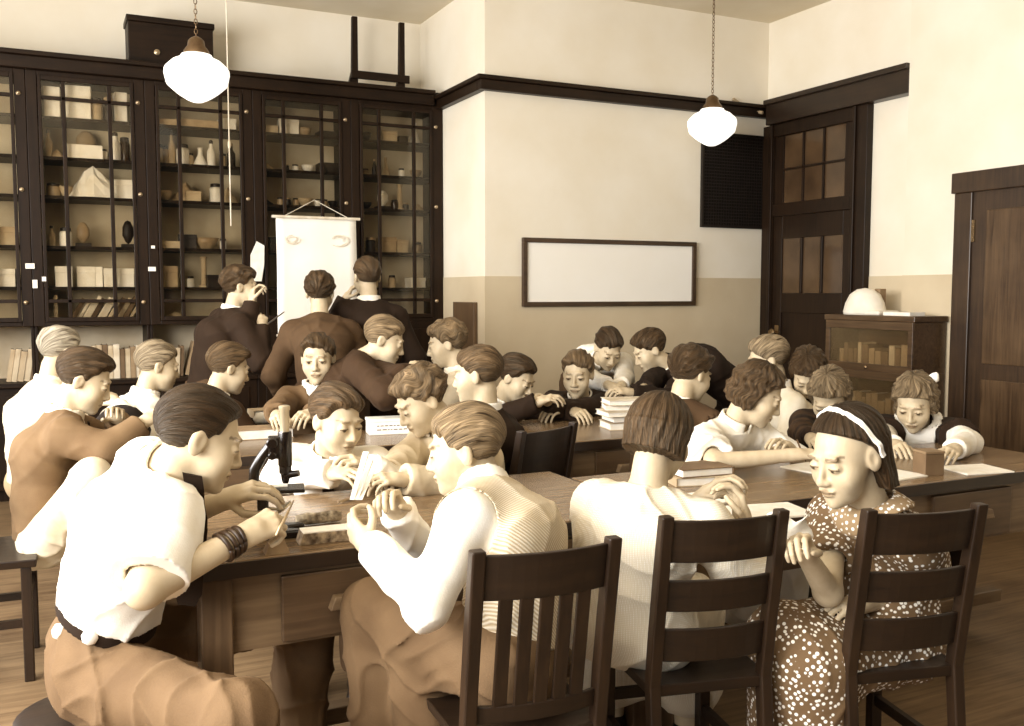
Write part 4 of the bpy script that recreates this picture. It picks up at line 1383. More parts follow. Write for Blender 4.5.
    def build(s, cat, group, cres, shoe):
        k = s.k
        pts = np.array([s.H + .15, s.H - .15, s.P + .17, s.P - .17] + s.S + s.E + s.knee + s.ank + s.toe + [h[3] + .11 for h in s.hprims] + [h[3] - .11 for h in s.hprims])
        lo, hi = pts.min(0) - .10, pts.max(0) + .10; lo[2] = max(lo[2], -.01)
        V, Q = polygonise(s.d_body, lo, hi, s.res)
        s.obj = mesh_obj(s.name, V, Q, skin_mat(), s.origin, None, s.face_tint(V))
        tag(s.obj, s.label, cat, group)
        # hair
        r = .17 * s.hs
        V, Q = polygonise(s.d_hair, s.H - r, s.H + r, s.res * .8)
        if len(V):
            q = s.hl(V); x, y, z = q.T; ph = s.nph
            if s.hair[0] in ('bob', 'long', 'wavy', 'curly'):
                f = 'bob long'.find(s.hair[0]) < 0
                u = np.arctan2(x, -(y + .012)) + (.10 * np.sin(z * 85 + ph[5]) if f else .03 * np.sin(z * 30)); v = z * 4
            else:
                sw_ = {'side': 5, 'tousled': 7, 'short': 3, 'slick': .8}[s.hair[0]]
                u = np.arctan2(x, z + .03) + y * sw_ * .6 + (.25 * np.sin(y * 60 + ph[5]) * np.sin(x * 45 + ph[6]) if s.hair[0] == 'tousled' else 0); v = y * 4
            mesh_obj('hair', V, Q, hair_mat(s.hair[1]), s.origin, s.obj, np.stack([u, v, z * 2], 1))
        tw = [x for x in [s.P, s.M, s.C, s.N, s.B] + s.S]
        for g in s.clothes:
            kd = g['kind']
            if kd in ('trousers',): pp = [s.P] + s.hip + s.knee + s.ank
            elif kd in ('collar', 'cape_collar'): pp = [s.N, s.B]
            elif kd == 'belt': pp = [s.P, s.M]
            elif kd == 'dress': pp = tw + s.E + s.knee + s.ank
            else: pp = tw + s.E + s.Wr
            pp = np.array(pp); m_ = .20
            V, Q = polygonise(lambda p: s.d_garment(p, g), pp.min(0) - m_, pp.max(0) + m_, g.get('res', cres))
            if len(V) == 0: continue
            mesh_obj(g.get('name', kd.replace('cape_', '')), V, Q, cloth(g['t'], g.get('pat')), s.origin, s.obj)
        if shoe is not None:
            for i in (0, 1):
                f = lambda p: np.maximum(smin(cap(p, s.ank[i] - A(0, 0, .035) - unit((s.toe[i] - s.ank[i]) * A(1, 1, 0)) * .03, s.toe[i], .042, .036), cap(p, s.ank[i] + A(0, 0, .02), s.ank[i] - A(0, 0, .03), .043, .045), .03), -(p[:, 2] - .002))
                pp = np.array([s.ank[i], s.toe[i]])
                V, Q = polygonise(f, pp.min(0) - .08, pp.max(0) + .08, .009)
                if len(V): mesh_obj('shoe', V, Q, MATS.get('shoe') or mat('shoe', .08, .4, .1), s.origin, s.obj)
        if s.band:
            pts = []
            for a_ in np.linspace(-104, 104, 40):
                dr = A(math.sin(R(a_)), .34 * math.cos(R(a_)) - .16, math.cos(R(a_)) * .95)
                c = A(0, -.005, .02); t_ = .07
                for _ in range(60):
                    pw = s.H + s.Rh @ (c + dr * t_) * s.hs
                    if min(s.d_hair(pw[None])[0], s.d_head(pw[None])[0]) > .0015: break
                    t_ += .0015
                pts.append(pw)
            vs, fs = [], []
            wd = s.Rh @ A(0, .95, -.3) * .0055
            for j, pw in enumerate(pts):
                o_ = unit(pw - s.H) * .003
                vs += [pw - wd - o_, pw + wd - o_, pw + wd + o_, pw - wd + o_]
            for j in range(len(pts) - 1):
                for q in range(4): fs.append((j * 4 + q, j * 4 + (q + 1) % 4, j * 4 + 4 + (q + 1) % 4, j * 4 + 4 + q))
            MB().add([v - s.origin for v in vs], fs).build('headband', cloth(.96), s.obj, smooth=True)
        if s.strap:
            d_ = unit(s.Wr[1] - s.E[1]); x_, _, y_ = basis(d_)
            m = MB()
            for j in range(4):
                c = s.Wr[1] - d_ * (.012 + .013 * j) - s.origin; rr = (.0265 + .0012 * j) * s.k
                pts = [c + rr * (x_ * math.cos(a_) + y_ * math.sin(a_)) + d_ * .003 * math.sin(a_ + j) for a_ in np.linspace(0, 2 * PI, 25)]
                m.tube(pts, .0055, 8)
            m.build('wrist_strap', mat('leather_strap', .2, .4, .2), s.obj, smooth='all')
        if s.bow:
            c = s.H + s.Rh @ A(*s.bow) - s.origin; m = MB()
            for sg in (-1, 1):
                m.lathe([(.004, 0), (.02, .018), (.026, .034), (.018, .042), (.001, .044)], c, 12, s.Rh @ np.array([[0, 0, sg], [0, .5, 0], [1, 0, 0]]))
            m.build('hair_bow', cloth(.95), s.obj, smooth='all')
        if s.tie:
            # a strip following the chest
            m = MB(); n = 10; L = s.tie.get('len', .30)
            a = s.N + s.tf * .055 * k - s.up * .005
            path = s.tie.get('path')
            vs, fs = [], []
            for j in range(n + 1):
                t = j / n
                if path is not None:
                    pa = [np.asarray(x, float) for x in path]; u = t * (len(pa) - 1); i0 = min(int(u), len(pa) - 2)
                    c = pa[i0] + (pa[i0 + 1] - pa[i0]) * (u - i0)
                else:
                    c = a - s.up * L * t + s.tf * .0
                    for _ in range(30):
                        if s.d_torso(c[None], .0)[0] > .024: break
                        c = c + s.tf * .004
                wd = .014 + .020 * t if t < .92 else .02
                if t < .12: wd = .022
                for sx in (-1, 1):
                    for sy in (0, .008): vs.append(c + (s.tf if path is not None else s.right) * sx * wd + (s.right if path is not None else s.tf) * sy)
            for j in range(n):
                b = j * 4
                for q in ((0, 2), (2, 3), (3, 1), (1, 0)): fs.append((b + q[0], b + q[1], b + 4 + q[1], b + 4 + q[0]))
            fs.append((0, 1, 3, 2)); e = n * 4; fs.append((e, e + 2, e + 3, e + 1))
            m.add([v - s.origin for v in vs], fs).build('necktie', cloth(s.tie.get('t', .12)), s.obj, smooth=True)
        if any(x > .03 for x in s.miss): print('REACH', s.name, s.label[:40], s.miss)
        print('FIG', s.label[:34], 'pelvis', np.round(s.P, 2), 'N', np.round(s.N, 2))
G = dict
def shirt(t=.95, sl='long', **k): return G(kind='shirt', name='shirt', t=t, sleeve=sl, **k)
def trs(t=.3, **k): return G(kind='trousers', t=t, **k)
def col(t=.95, **k): return G(kind='collar', t=t, **k)
def jac(t, **k): return G(kind='jacket', name=k.pop('name', 'jacket'), t=t, inf=k.pop('inf', .022), **k)

# ---- near row
p1 = Fig('person', 'boy in white short-sleeved shirt and dark necktie leaning over a microscope', (198, 438, 2.2), -84, -22, 0, -78, 1.04, hs=1.0, slouch=.02, pelvis=T(98, 652, .54), npos=W(160, 468, 2.22), strap=True,
    hands=(W(224, 500, 2.42), W(243, 537, 2.12)), elb=(W(165, 520, 2.45), W(152, 566, 2.0)), knees=(A(.62, 2.58, .52), W(238, 722, 1.95)), curl=(.5, .8), palm=(A(.1, .5, -.8), A(.2, .5, -.5)),
    hair=('slick', .13), clothes=[shirt(.97, 'short', len=.85, hem=-.125, fold=.003, inf=.022), trs(.39, inf=.008, fold=.0045), G(kind='belt', t=.12, inf=.023, at=.112), col(.95)], res=.0036,
    tie=G(t=.12, path=[W(192, 474, 2.14), W(199, 520, 2.18), W(192, 560, 2.2), W(186, 604, 2.2)]))
Fig('person', 'fair boy in white shirt and cream knit vest seated on the slatted chair', (466, 449, 2.4), 82, -12, 0, 76, .98, hs=.95,
    pelvis=A(.97, 1.98, .54), npos=W(486, 494, 2.34), hands=(W(372, 548, 2.2), W(398, 512, 2.42)), elb=(W(428, 600, 2.08), None), knees=(T(374, 612, .60), T(420, 640, .56)), curl=(.55, .6), palm=(A(.6, .6, .2), A(-.2, -.5, -.5)),
    hair=('short', .42), clothes=[shirt(.97, 'long', fold=.004, hem=.02), G(kind='vest', name='knit_vest', t=.86, pat='knit', inf=.026, hem=.0), trs(.40, fold=.005), col(.96)], res=.0036)
Fig('person', 'girl with dark bobbed hair seen from behind in white checked dress', (660, 438, 2.52), -32, -18, 0, -8, .95, hs=.9, pelvis=A(1.35, 2.06, .54), elb=(None, W(754, 588, 2.47)),
    hands=(W(700, 500, 2.62), W(745, 530, 2.5)), curl=(.5, .55), palm=(A(0, -.3, -1), A(-.8, .2, .0)), hdir=(None, A(-.15, .2, 1)),
    hair=('bob', .24), clothes=[G(kind='dress', t=.97, pat='check', sleeve='short', len=.98, inf=.016, fold=.003)], res=.0036, ears=True)
Fig('person', 'girl with pale headband in polka dot dress looking down at her hands', (848, 455, 2.5), 138, -18, 0, 140, .97, hs=1.06, pelvis=W(882, 626, 2.66), npos=W(872, 510, 2.58), band=True,
    hands=(W(850, 606, 2.5), W(806, 555, 2.36)), elb=(W(925, 592, 2.68), W(828, 592, 2.48)), curl=(.7, .7), hair=('long', .16), clothes=[G(kind='dress', t=.42, pat='dots', sleeve='short', len=.62, flare=.006, inf=.013, fold=.003), G(kind='cape_collar', name='collar', t=.55, pat='dots', r=.11, inf=.034, plain=1)], res=.0036, knees=(W(812, 668, 2.45), W(785, 640, 2.52)))
# ---- far side of the near table
Fig('person', 'boy in white shirt with buttoned cuffs writing across the table behind the microscope', (336, 420, 3.25), -142, -16, 0, 172, .93, hands=(W(372, 468, 3.1), W(332, 474, 3.05)), elb=(None, W(283, 476, 3.2)),
    hair=('side', .26), clothes=[shirt(.93, 'long', cuff=1, fold=.005), trs(.3), col(.95)], tie=G(t=.15, len=.2), res=.0045, curl=(.5, .3))
Fig('person', 'boy with tousled hair in pale sweater bent forward beside the fair boy in white', (422, 400, 3.45), 112, -32, 0, 128, .93, hands=(W(405, 480, 3.05), W(385, 478, 3.1)),
    hair=('tousled', .36), clothes=[jac(.74, name='sweater'), shirt(.93), trs(.3), col(.95)], res=.0045)
Fig('person', 'boy with short brown hair in dark sweater facing left in the middle of picture', (478, 375, 3.95), 74, -8, 0, 58, .95, pelvis=A(1.60, 3.55, .53), clothes=[jac(.13, name='sweater'), shirt(.9), trs(.2), col(.93)], hair=('short', .3), res=.005)
Fig('person', 'boy with straight dark hair in dark jacket and ribbed sleeves looking down to right', (516, 378, 4.9), -118, -28, 0, -150, .95, hands=(W(548, 402, 4.75), W(536, 403, 4.65)),
    clothes=[jac(.13, vneck=.16), shirt(.93), trs(.2), col(.95)], hair=('side', .16), res=.005)
Fig('person', 'boy in dark cardigan with white shirt facing camera at the far table', (578, 374, 5.15), 168, -12, 0, 178, .98, hs=1.05, hands=(W(557, 411, 4.8), W(577, 413, 4.75)),
    clothes=[jac(.14, name='cardigan', vneck=.22), shirt(.95), trs(.2), col(.95)], tie=G(t=.6, len=.2), hair=('side', .34), res=.005)
Fig('person', 'dark-haired boy in white shirt bending over by the back wall', (608, 348, 5.6), -158, -38, 0, -168, .95, hands=(W(622, 386, 5.3), W(612, 388, 5.25)), stand=True,
    clothes=[shirt(.95), trs(.3), col(.95)], hair=('short', .17), res=.0055)
Fig('person', 'boy in dark jacket stooping low over the far table with arched back', (650, 350, 5.5), 108, -30, 0, 100, .98, pelvis=W(745, 402, 5.75), stand=True, hands=(W(632, 393, 5.15), W(642, 390, 5.2)), slouch=.09,
    clothes=[jac(.10), shirt(.95), trs(.12), col(.95)], hair=('side', .2), res=.0055)
Fig('person', 'boy in brown vest and white shirt seen from behind at the middle table', (690, 374, 4.15), -42, -18, 0, -25, .95, clothes=[shirt(.95), G(kind='vest', name='vest', t=.28, inf=.034), trs(.3), col(.95)], hair=('tousled', .22), res=.005)
# ---- right-hand girls
Fig('person', 'girl with wavy brown hair in white blouse writing with bare forearm on table', (757, 394, 3.68), -92, -28, 0, -130, .95, hs=.97, hands=(W(790, 450, 3.6), W(793, 455, 3.36)), elb=(None, W(718, 470, 3.28)), curl=(.4, .5),
    hair=('wavy', .26), clothes=[G(kind='dress', name='blouse_dress', t=.95, sleeve='short', len=.85, fold=.004), G(kind='collar', t=.9)], res=.0045)
Fig('person', 'fair pupil with side-swept hair and pale collar in front of the dark door', (768, 360, 4.8), 98, -14, 0, 120, .93, clothes=[shirt(.85), trs(.3), col(.95)], hair=('side', .46), res=.0055)
Fig('person', 'dark curly haired girl bowing her head in front of the bookcase', (808, 372, 4.75), 178, -50, 0, 180, .93, clothes=[G(kind='dress', t=.2), col(.9)], hair=('curly', .24), res=.0055)
Fig('person', 'girl with fair curly hair bowing in dark dress behind the girl with headband', (830, 396, 4.2), 168, -42, 0, 172, .93, clothes=[G(kind='dress', t=.25, pat='ruffle'), col(.9)], hair=('curly', .45), res=.005, hands=(W(850, 445, 3.7), W(815, 447, 3.7)))
Fig('person', 'girl in dark dress with scalloped white collar and white sleeves holding a small box', (915, 402, 4.12), 168, -28, 0, 178, .95, hands=(W(945, 454, 3.52), W(905, 458, 3.46)), elb=(W(988, 452, 3.56), None), bow=(-.05, -.05, .10),
    clothes=[shirt(.96, 'long', inf=.012), G(kind='dress', name='dark_dress', t=.14, inf=.026, sleeve='short', len=.45), G(kind='cape_collar', name='collar', t=.96, r=.115, inf=.044)], hair=('wavy', .44), res=.0045)
# ---- left-hand boys
Fig('person', 'boy with pale blurred hair in light jacket at far left before the bookshelf', (60, 352, 4.5), -60, -16, 0, -70, .95, clothes=[jac(.8), shirt(.9), trs(.6), col(.9)], hair=('short', .60), res=.0055)
Fig('person', 'dark-haired boy in tan jacket and pale trousers resting an elbow at far left table', (84, 380, 3.65), -98, -26, 0, -88, .95, hands=(W(118, 420, 3.75), W(126, 436, 3.55)), elb=(None, W(86, 444, 3.5)), knees=(W(110, 500, 3.75), W(92, 478, 3.4)),
    clothes=[jac(.42, vneck=.2), shirt(.9), trs(.8, inf=.006), col(.9)], tie=G(t=.1, len=.25), hair=('side', .2), res=.005)
Fig('person', 'fair-haired boy in white shirt with back turned at the left table', (157, 366, 4.6), -78, -14, 0, -60, .95, clothes=[shirt(.96), trs(.3), col(.96)], hair=('short', .5), res=.0055, hands=(None, W(118, 405, 4.3)))
Fig('person', 'boy with combed wavy hair in dark jacket seated left of the chart viewers', (228, 368, 4.6), -72, -18, 0, -55, .95, clothes=[jac(.24), shirt(.95), trs(.2), col(.96)], hair=('side', .30), res=.0055)
Fig('person', 'boy in brown sweater and open white collar facing camera at second row table', (318, 359, 4.68), 172, -6, 0, 178, .95, hs=1.03, hands=(W(300, 418, 4.15), W(274, 418, 4.15)), clothes=[jac(.40, name='sweater', vneck=.1), shirt(.95), trs(.3), G(kind='cape_collar', name='collar', t=.95, r=.10, inf=.038)], hair=('side', .24), res=.005)
Fig('person', 'fair boy in dark brown sweater hunched in right profile behind second row table', (384, 340, 4.7), -94, -22, 0, -100, .97, hands=(W(402, 378, 4.4), W(408, 372, 4.5)), elb=(None, W(390, 400, 4.3)), clothes=[jac(.22, name='sweater'), shirt(.9), trs(.2)], hair=('short', .42), res=.005, slouch=.07, npos=W(364, 357, 4.72))
Fig('person', 'boy with wavy fair hair in left profile by the brown wall panel', (447, 344, 4.95), 88, -14, 0, 80, .95, clothes=[shirt(.8), trs(.3), col(.9)], hair=('tousled', .38), res=.0055)
# ---- the three at the chart
Fig('person', 'standing boy in dark sweater with chin on hand holding a pointer to the chart', (240, 287, 5.6), -84, -4, 0, -70, .97, stand=True, hands=(W(252, 303, 5.55), W(262, 328, 5.5)), elb=(W(250, 345, 5.45), None), curl=(.7, .7),
    clothes=[jac(.15, name='sweater', hem=.05), shirt(.95), trs(.3), col(.96, h=.03)], hair=('tousled', .24), res=.0055)
Fig('person', 'standing boy in brown sweater seen from behind in front of the chart', (320, 293, 5.5), -8, -6, 0, 4, .97, stand=True, clothes=[jac(.30, name='sweater', hem=.06), shirt(.8), trs(.25)], hair=('tousled', .22), res=.0055)
Fig('person', 'standing boy in dark suit jacket looking at the right side of the chart', (367, 277, 5.75), 18, -2, 0, 10, .99, stand=True, clothes=[jac(.12, hem=.08), shirt(.95), trs(.12), col(.96, h=.03)], hair=('short', .24), res=.0055, hands=(W(345, 300, 5.9), None))

# white cloth ends tucked at the belt of the boy at the microscope
for px, py in ((60, 632), (90, 637)):
    q = W(px, py, 2.0)
    for _ in range(60):
        if min(p1.d_garment(q[None], p1.clothes[1])[0], p1.d_garment(q[None], p1.clothes[2])[0], p1.d_garment(q[None], p1.clothes[0])[0]) < .004: break
        q = q + ray(px, py) * .01
    MB().lathe([(.001, -.014), (.013, -.010), (.018, 0), (.013, .012), (.001, .015)], tuple(q - p1.origin), 12, np.array([[1, 0, .3], [0, .6, 0], [-.3, 0, 1.3]])).build('handkerchief', cloth(.96), p1.obj, smooth='all')
# ------------------------------------------------------------------ tables
top_w = wood('table_top_wood', .34, .5, 0, .27, .8, .6)
tb_w = wood('table_oak', .33, .48, 0, .45)
tb_wz = wood('table_oak_leg', .24, .40, 2, .45)
ch_w = wood('chair_wood', .055, .14, 0, .42, 1, .4)
ch_wz = wood('chair_post_wood', .07, .17, 2, .42, 1, .4)
TH = .75


def table(label, x0, x1, y0, y1, drawers=(), group='long laboratory tables'):
    o = empty('laboratory_table', label, 'table', (x0, y0, 0), 0, group)
    L, D = x1 - x0, y1 - y0
    MB().bx(0, L, 0, D, TH - .042, TH).build('tabletop', top_w, o, bevel=.004)
    e = .005; z0, z1 = TH - .041, TH - .003
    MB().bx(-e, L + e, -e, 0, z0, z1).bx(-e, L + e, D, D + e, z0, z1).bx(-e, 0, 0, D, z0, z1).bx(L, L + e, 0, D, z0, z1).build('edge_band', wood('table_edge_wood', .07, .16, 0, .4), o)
    lw = .075; i0 = .006
    for x in (i0, L - i0 - lw):
        for y in (i0, D - i0 - lw):
            MB().bx(x, x + lw, y, y + lw, 0, TH - .043).build('leg', tb_wz, o, bevel=.004)
    ya = i0 + .02
    for y, dz in ((ya, .235), (D - ya - .02, .13)):
        MB().bx(i0 + lw, L - i0 - lw, y, y + .02, TH - dz, TH - .043).build('apron', tb_w, o)
    for x in (i0 + .02, L - i0 - .04):
        MB().bx(x, x + .02, i0 + lw, D - i0 - lw, TH - .235, TH - .043).build('end_apron', tb_w, o)
    MB().bx(i0 + lw, L - i0 - lw, D / 2 - .03, D / 2 + .03, .14, .19).build('stretcher', tb_w, o, bevel=.004)
    for (a, b) in drawers:
        d = MB().bx(a, b, ya - .018, ya, TH - .225, TH - .055).build('drawer', wood('drawer_wood', .24, .36, 0, .45), o, bevel=.004)
        c = (a + b) / 2
        MB().prism([(c - .075, TH - .152), (c + .075, TH - .152), (c + .062, TH - .118), (c - .062, TH - .118)], 1, ya - .048, ya - .018).build('drawer_pull', wood('pull_wood', .34, .5, 0, .45), d, bevel=.003)
    return o


AX0 = float(T(198, 567, TH)[0]); AY0 = float(T(230, 562, TH)[1])
XAB = 1.63
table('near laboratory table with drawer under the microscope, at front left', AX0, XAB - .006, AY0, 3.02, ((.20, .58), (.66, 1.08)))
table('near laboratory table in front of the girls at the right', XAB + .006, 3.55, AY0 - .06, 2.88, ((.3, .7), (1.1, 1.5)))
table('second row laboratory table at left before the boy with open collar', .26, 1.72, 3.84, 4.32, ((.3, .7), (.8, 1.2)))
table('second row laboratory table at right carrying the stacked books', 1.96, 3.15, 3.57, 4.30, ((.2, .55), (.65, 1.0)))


# ------------------------------------------------------------------ chairs
def chair(label, loc, yaw, style, width=.36, top=.88, group='wooden school chairs', rake=.07):
    """loc: centre of the back at the floor line of the top rail; faces +Y when yaw = 0"""
    o = empty('wooden_chair', label, 'chair', (loc[0], loc[1], 0), yaw, group)
    w = width / 2; pw, pd = .030, .038
    sz = .45
    yb = lambda z: 0 if z < 0 else (rake if z <= sz else rake * (1 - (z - sz) / (top - sz)))      # back post line: leans back above the seat
    yl = lambda z: rake * (z / sz) ** 0 if z > sz else rake - .05 * (1 - z / sz)
    for sx in (-1, 1):
        x = sx * w
        vs, fs = [], []
        zs = [0, .22, sz, .58, .72, top + .012]
        for z in zs:
            y = (rake - .05 * (1 - z / sz)) if z <= sz else rake * (1 - ((z - sz) / (top - sz)) ** 1.15)
            k = pw / 2; t = pd / 2
            if z > top: t *= .85
            vs += [(x - k, y - t, z), (x + k, y - t, z), (x + k, y + t, z), (x - k, y + t, z)]
        for j in range(len(zs) - 1):
            for q in range(4): fs.append((j * 4 + q, j * 4 + (q + 1) % 4, j * 4 + 4 + (q + 1) % 4, j * 4 + 4 + q))
        fs += [(3, 2, 1, 0), tuple((len(zs) - 1) * 4 + q for q in range(4))]
        MB().add(vs, fs).build('back_post', ch_wz, o, bevel=.004)
    ypos = lambda z: rake * (1 - ((z - sz) / (top - sz)) ** 1.15) if z > sz else rake

    def slat(z0, z1, bow=.022, th=.014, nm='back_slat'):
        vs, fs = [], []; n = 10
        for i in range(n + 1):
            f = -1 + 2 * i / n; x = f * (w - pw / 2 - .0)
            b = -bow * (1 - f * f)
            for z in (z0, z1):
                y = ypos(z) + b
                vs += [(x, y - th / 2, z), (x, y + th / 2, z)]
        for i in range(n):
            a = i * 4; c = a + 4
            fs += [(a, c, c + 2, a + 2), (a + 1, a + 3, c + 3, c + 1), (a + 2, c + 2, c + 3, a + 3), (a, a + 1, c + 1, c)]
        fs += [(0, 2, 3, 1), (n * 4, n * 4 + 1, n * 4 + 3, n * 4 + 2)]
        return MB().add(vs, fs).build(nm, ch_w, o, bevel=.003)
    if style == 'ladder':
        slat(top - .105, top, nm='top_rail'); slat(top - .23, top - .15); slat(top - .36, top - .275)
    elif style == 'panel':
        slat(top - .24, top, nm='top_rail'); slat(.49, .53, nm='lower_rail')
    else:
        slat(top - .10, top, nm='top_rail'); slat(.49, .53, nm='lower_rail')
        n = 5 if style == 'slats' else 4
        for i in range(n):
            f = -1 + 2 * (i + 1) / (n + 1); x = f * (w - .02); b = -.022 * (1 - f * f)
            hw = .0155
            za, zb = .525, top - .095
            ya, yb_ = ypos(za) + b, ypos(zb) + b
            MB().add([(x - hw, ya - .005, za), (x + hw, ya - .005, za), (x + hw, ya + .005, za), (x - hw, ya + .005, za), (x - hw, yb_ - .005, zb), (x + hw, yb_ - .005, zb), (x + hw, yb_ + .005, zb), (x - hw, yb_ + .005, zb)],
                     [(3, 2, 1, 0), (4, 5, 6, 7), (0, 1, 5, 4), (1, 2, 6, 5), (2, 3, 7, 6), (3, 0, 4, 7)]).build('vertical_slat', ch_wz, o, bevel=.002)
    # seat, slightly dished
    y0, y1 = rake - .01, rake + .37; ww = w + .02
    vs, fs = [], []; n = 8
    for i in range(n + 1):
        for j in range(n + 1):
            fx, fy = -1 + 2 * i / n, -1 + 2 * j / n
            dz = -.012 * max(0, 1 - fx * fx) * max(0, 1 - fy * fy)
            vs.append((fx * ww * (1 + .04 * fy), (y0 + y1) / 2 + fy * (y1 - y0) / 2, sz + dz))
    nt_ = len(vs)
    vs += [(v[0] * .97, v[1], sz - .03) for v in vs]
    id_ = lambda i, j: i * (n + 1) + j
    for i in range(n):
        for j in range(n):
            fs.append((id_(i, j), id_(i + 1, j), id_(i + 1, j + 1), id_(i, j + 1)))
            fs.append(tuple(nt_ + k for k in (id_(i, j + 1), id_(i + 1, j + 1), id_(i + 1, j), id_(i, j))))
    for i in range(n):
        for a, b in ((id_(i + 1, 0), id_(i, 0)), (id_(i, n), id_(i + 1, n)), (id_(0, i), id_(0, i + 1)), (id_(n, i + 1), id_(n, i))):
            fs.append((b, a, nt_ + a, nt_ + b))
    MB().add(vs, fs).build('seat', ch_w, o, bevel=.004)
    for sx in (-1, 1):
        x = sx * (w - .005)
        MB().box((x, y1 - .035, (sz - .03) / 2), (.034, .034, sz - .03)).build('front_leg', ch_wz, o, bevel=.004)
        MB().bx(x - .009, x + .009, rake - .03, y1 - .03, .20, .23).build('side_stretcher', ch_w, o)
    MB().bx(-w + .01, w - .01, y1 - .045, y1 - .027, .27, .30).build('front_stretcher', ch_w, o)
    MB().bx(-w + .01, w - .01, rake - .035, rake - .02, .16, .19).build('rear_stretcher', ch_w, o)
    return o


def chair_px(label, l, r, style, top, **k):
    a, b = T(l[0], l[1], top), T(r[0], r[1], top)
    c = (a + b) / 2; d = b - a
    return chair(label, c, math.atan2(d[1], d[0]), style, float(np.linalg.norm(d[:2])), top, **k)


chair_px('wooden chair with vertical back slats under the fair boy in knit vest', (477, 556), (613, 542), 'slats', .87)
chair_px('ladder-back wooden chair behind the girl with bobbed hair', (666, 521), (781, 514), 'ladder', .87)
chair_px('ladder-back wooden chair behind the girl in polka dot dress at lower right', (869, 514), (979, 508), 'ladder', .87)
c_ = W(548, 432, 3.83)
chair('wooden chair whose plain back shows between near and middle tables', (float(c_[0]), float(c_[1])), ray_yaw(548) + R(52), 'panel', .34, .85)
chair('wooden chair under the boy in tan jacket at the left edge', (-.50, 3.96), -R(92), 'slats4', .36, .86)

# stool below the boy at the microscope
p = T(100, 655, .54)
o = empty('wooden_stool', 'wooden stool under the boy leaning over the microscope', 'stool', (float(p[0]) - .02, float(p[1]), 0), R(8))
MB().lathe([(.15, .375), (.17, .385), (.17, .405), (.15, .415)], (0, 0, 0), 28).build('seat', ch_w, o, smooth=True)
for a in range(4):
    t = PI / 4 + a * PI / 2
    MB().cyl((.17 * math.cos(t), .17 * math.sin(t), 0), (.11 * math.cos(t), .11 * math.sin(t), .378), .016, .018).build('leg', ch_wz, o, smooth=True)
    t2 = t + PI / 2
    MB().cyl((.145 * math.cos(t), .145 * math.sin(t), .17), (.145 * math.cos(t2), .145 * math.sin(t2), .17), .010).build('rung', ch_w, o, smooth=True)

# ------------------------------------------------------------------ microscope
p = T(277, 535, TH)
o = empty('microscope', 'black and brass microscope on the near table before the leaning boy', 'microscope', (float(p[0]), float(p[1]), TH), ray_yaw(283) + PI / 2 - R(8))
# local +X runs away from camera-right; here local x = image right (roughly), y = away
o.rotation_euler = (0, 0, ray_yaw(283))
bkm = mat('black_enamel', .06, .25, .1, 20, 0, .6); brs = mat('lacquered_brass', .78, .3, .03, 4, 0, .5, .55)
m = MB()
m.prism([(-.075, -.045), (-.03, -.055), (.06, -.05), (.075, -.03), (.03, -.012), (.03, .012), (.075, .03), (.06, .05), (-.03, .055), (-.075, .045)], 2, 0, .022)
m.build('foot', bkm, o, bevel=.005)
MB().box((-.035, 0, .065), (.03, .035, .09)).build('pillar', bkm, o, bevel=.006)
MB().tube([(-.035, 0, .10), (-.058, 0, .14), (-.055, 0, .18), (-.035, 0, .215), (-.015, 0, .24)], [.015, .015, .014, .013, .014], 12).build('arm', bkm, o, smooth=True)
MB().box((.022, 0, .125), (.105, .085, .010)).build('stage', bkm, o, bevel=.002)
MB().lathe([(.0165, .185), (.0185, .19), (.0185, .275), (.017, .28)], (.025, 0, 0), 20).build('body_tube', bkm, o, smooth=True)
MB().lathe([(.0125, .28), (.0125, .335), (.015, .338), (.015, .348), (.010, .35)], (.025, 0, 0), 20).build('eyepiece', brs, o, smooth=True)
MB().lathe([(.008, .140), (.011, .150), (.0125, .165), (.0165, .168), (.0165, .186)], (.025, 0, 0), 16).build('objective', bkm, o, smooth=True)
MB().cyl((.025, 0, .162), (.06, -.014, .168), .011, .009, 12).build('side_objective', bkm, o, smooth=True)
MB().box((-.002, 0, .238), (.034, .03, .06)).build('focus_block', bkm, o, bevel=.004)
for z, r in ((.255, .015), (.222, .011)):
    MB().cyl((-.008, -.035, z), (-.008, .035, z), .006, n=10).lathe([(r * .8, 0), (r, .003), (r, .010), (r * .8, .013)], (-.008, -.036, z), 18, np.array([[1, 0, 0], [0, 0, -1], [0, 1, 0]])).build('focus_knob', bkm, o, smooth=True)
MB().lathe([(.001, -.004), (.022, -.003), (.024, .003), (.001, .004)], (.02, 0, .075), 18, np.array([[.8, 0, -.6], [0, 1, 0], [.6, 0, .8]])).build('mirror', brs, o, smooth=True)
MB().cyl((-.03, 0, .075), (.02, 0, .068), .004, n=8).build('mirror_arm', brs, o)
MB().bx(-.012, .03, -.005, .03, .1305, .1325).build('slide', papr, o)

# ------------------------------------------------------------------ things on the tables
def on(px, py, z=TH):
    q = T(px, py, z); return (float(q[0]), float(q[1]), z)


def flat_book(px, py, z, size, rz, ti, label, group='books on the tables'):
    l = on(px, py, z)
    o = empty('book', label, 'book', l, rz, group)
    L, Wd, h = size; t = .003
    m = MB().bx(-L / 2, L / 2, -Wd / 2, Wd / 2, 0, t).bx(-L / 2, L / 2, -Wd / 2, Wd / 2, h - t, h)
    m.bx(-L / 2 - .003, -L / 2 + .002, -Wd / 2, Wd / 2, 0, h)
    m.build('cover', btints[ti], o, bevel=.001)
    MB().bx(-L / 2 + .002, L / 2 - .005, -Wd / 2 + .005, Wd / 2 - .005, t, h - t).build('pages', papr, o)
    return l[2] + h


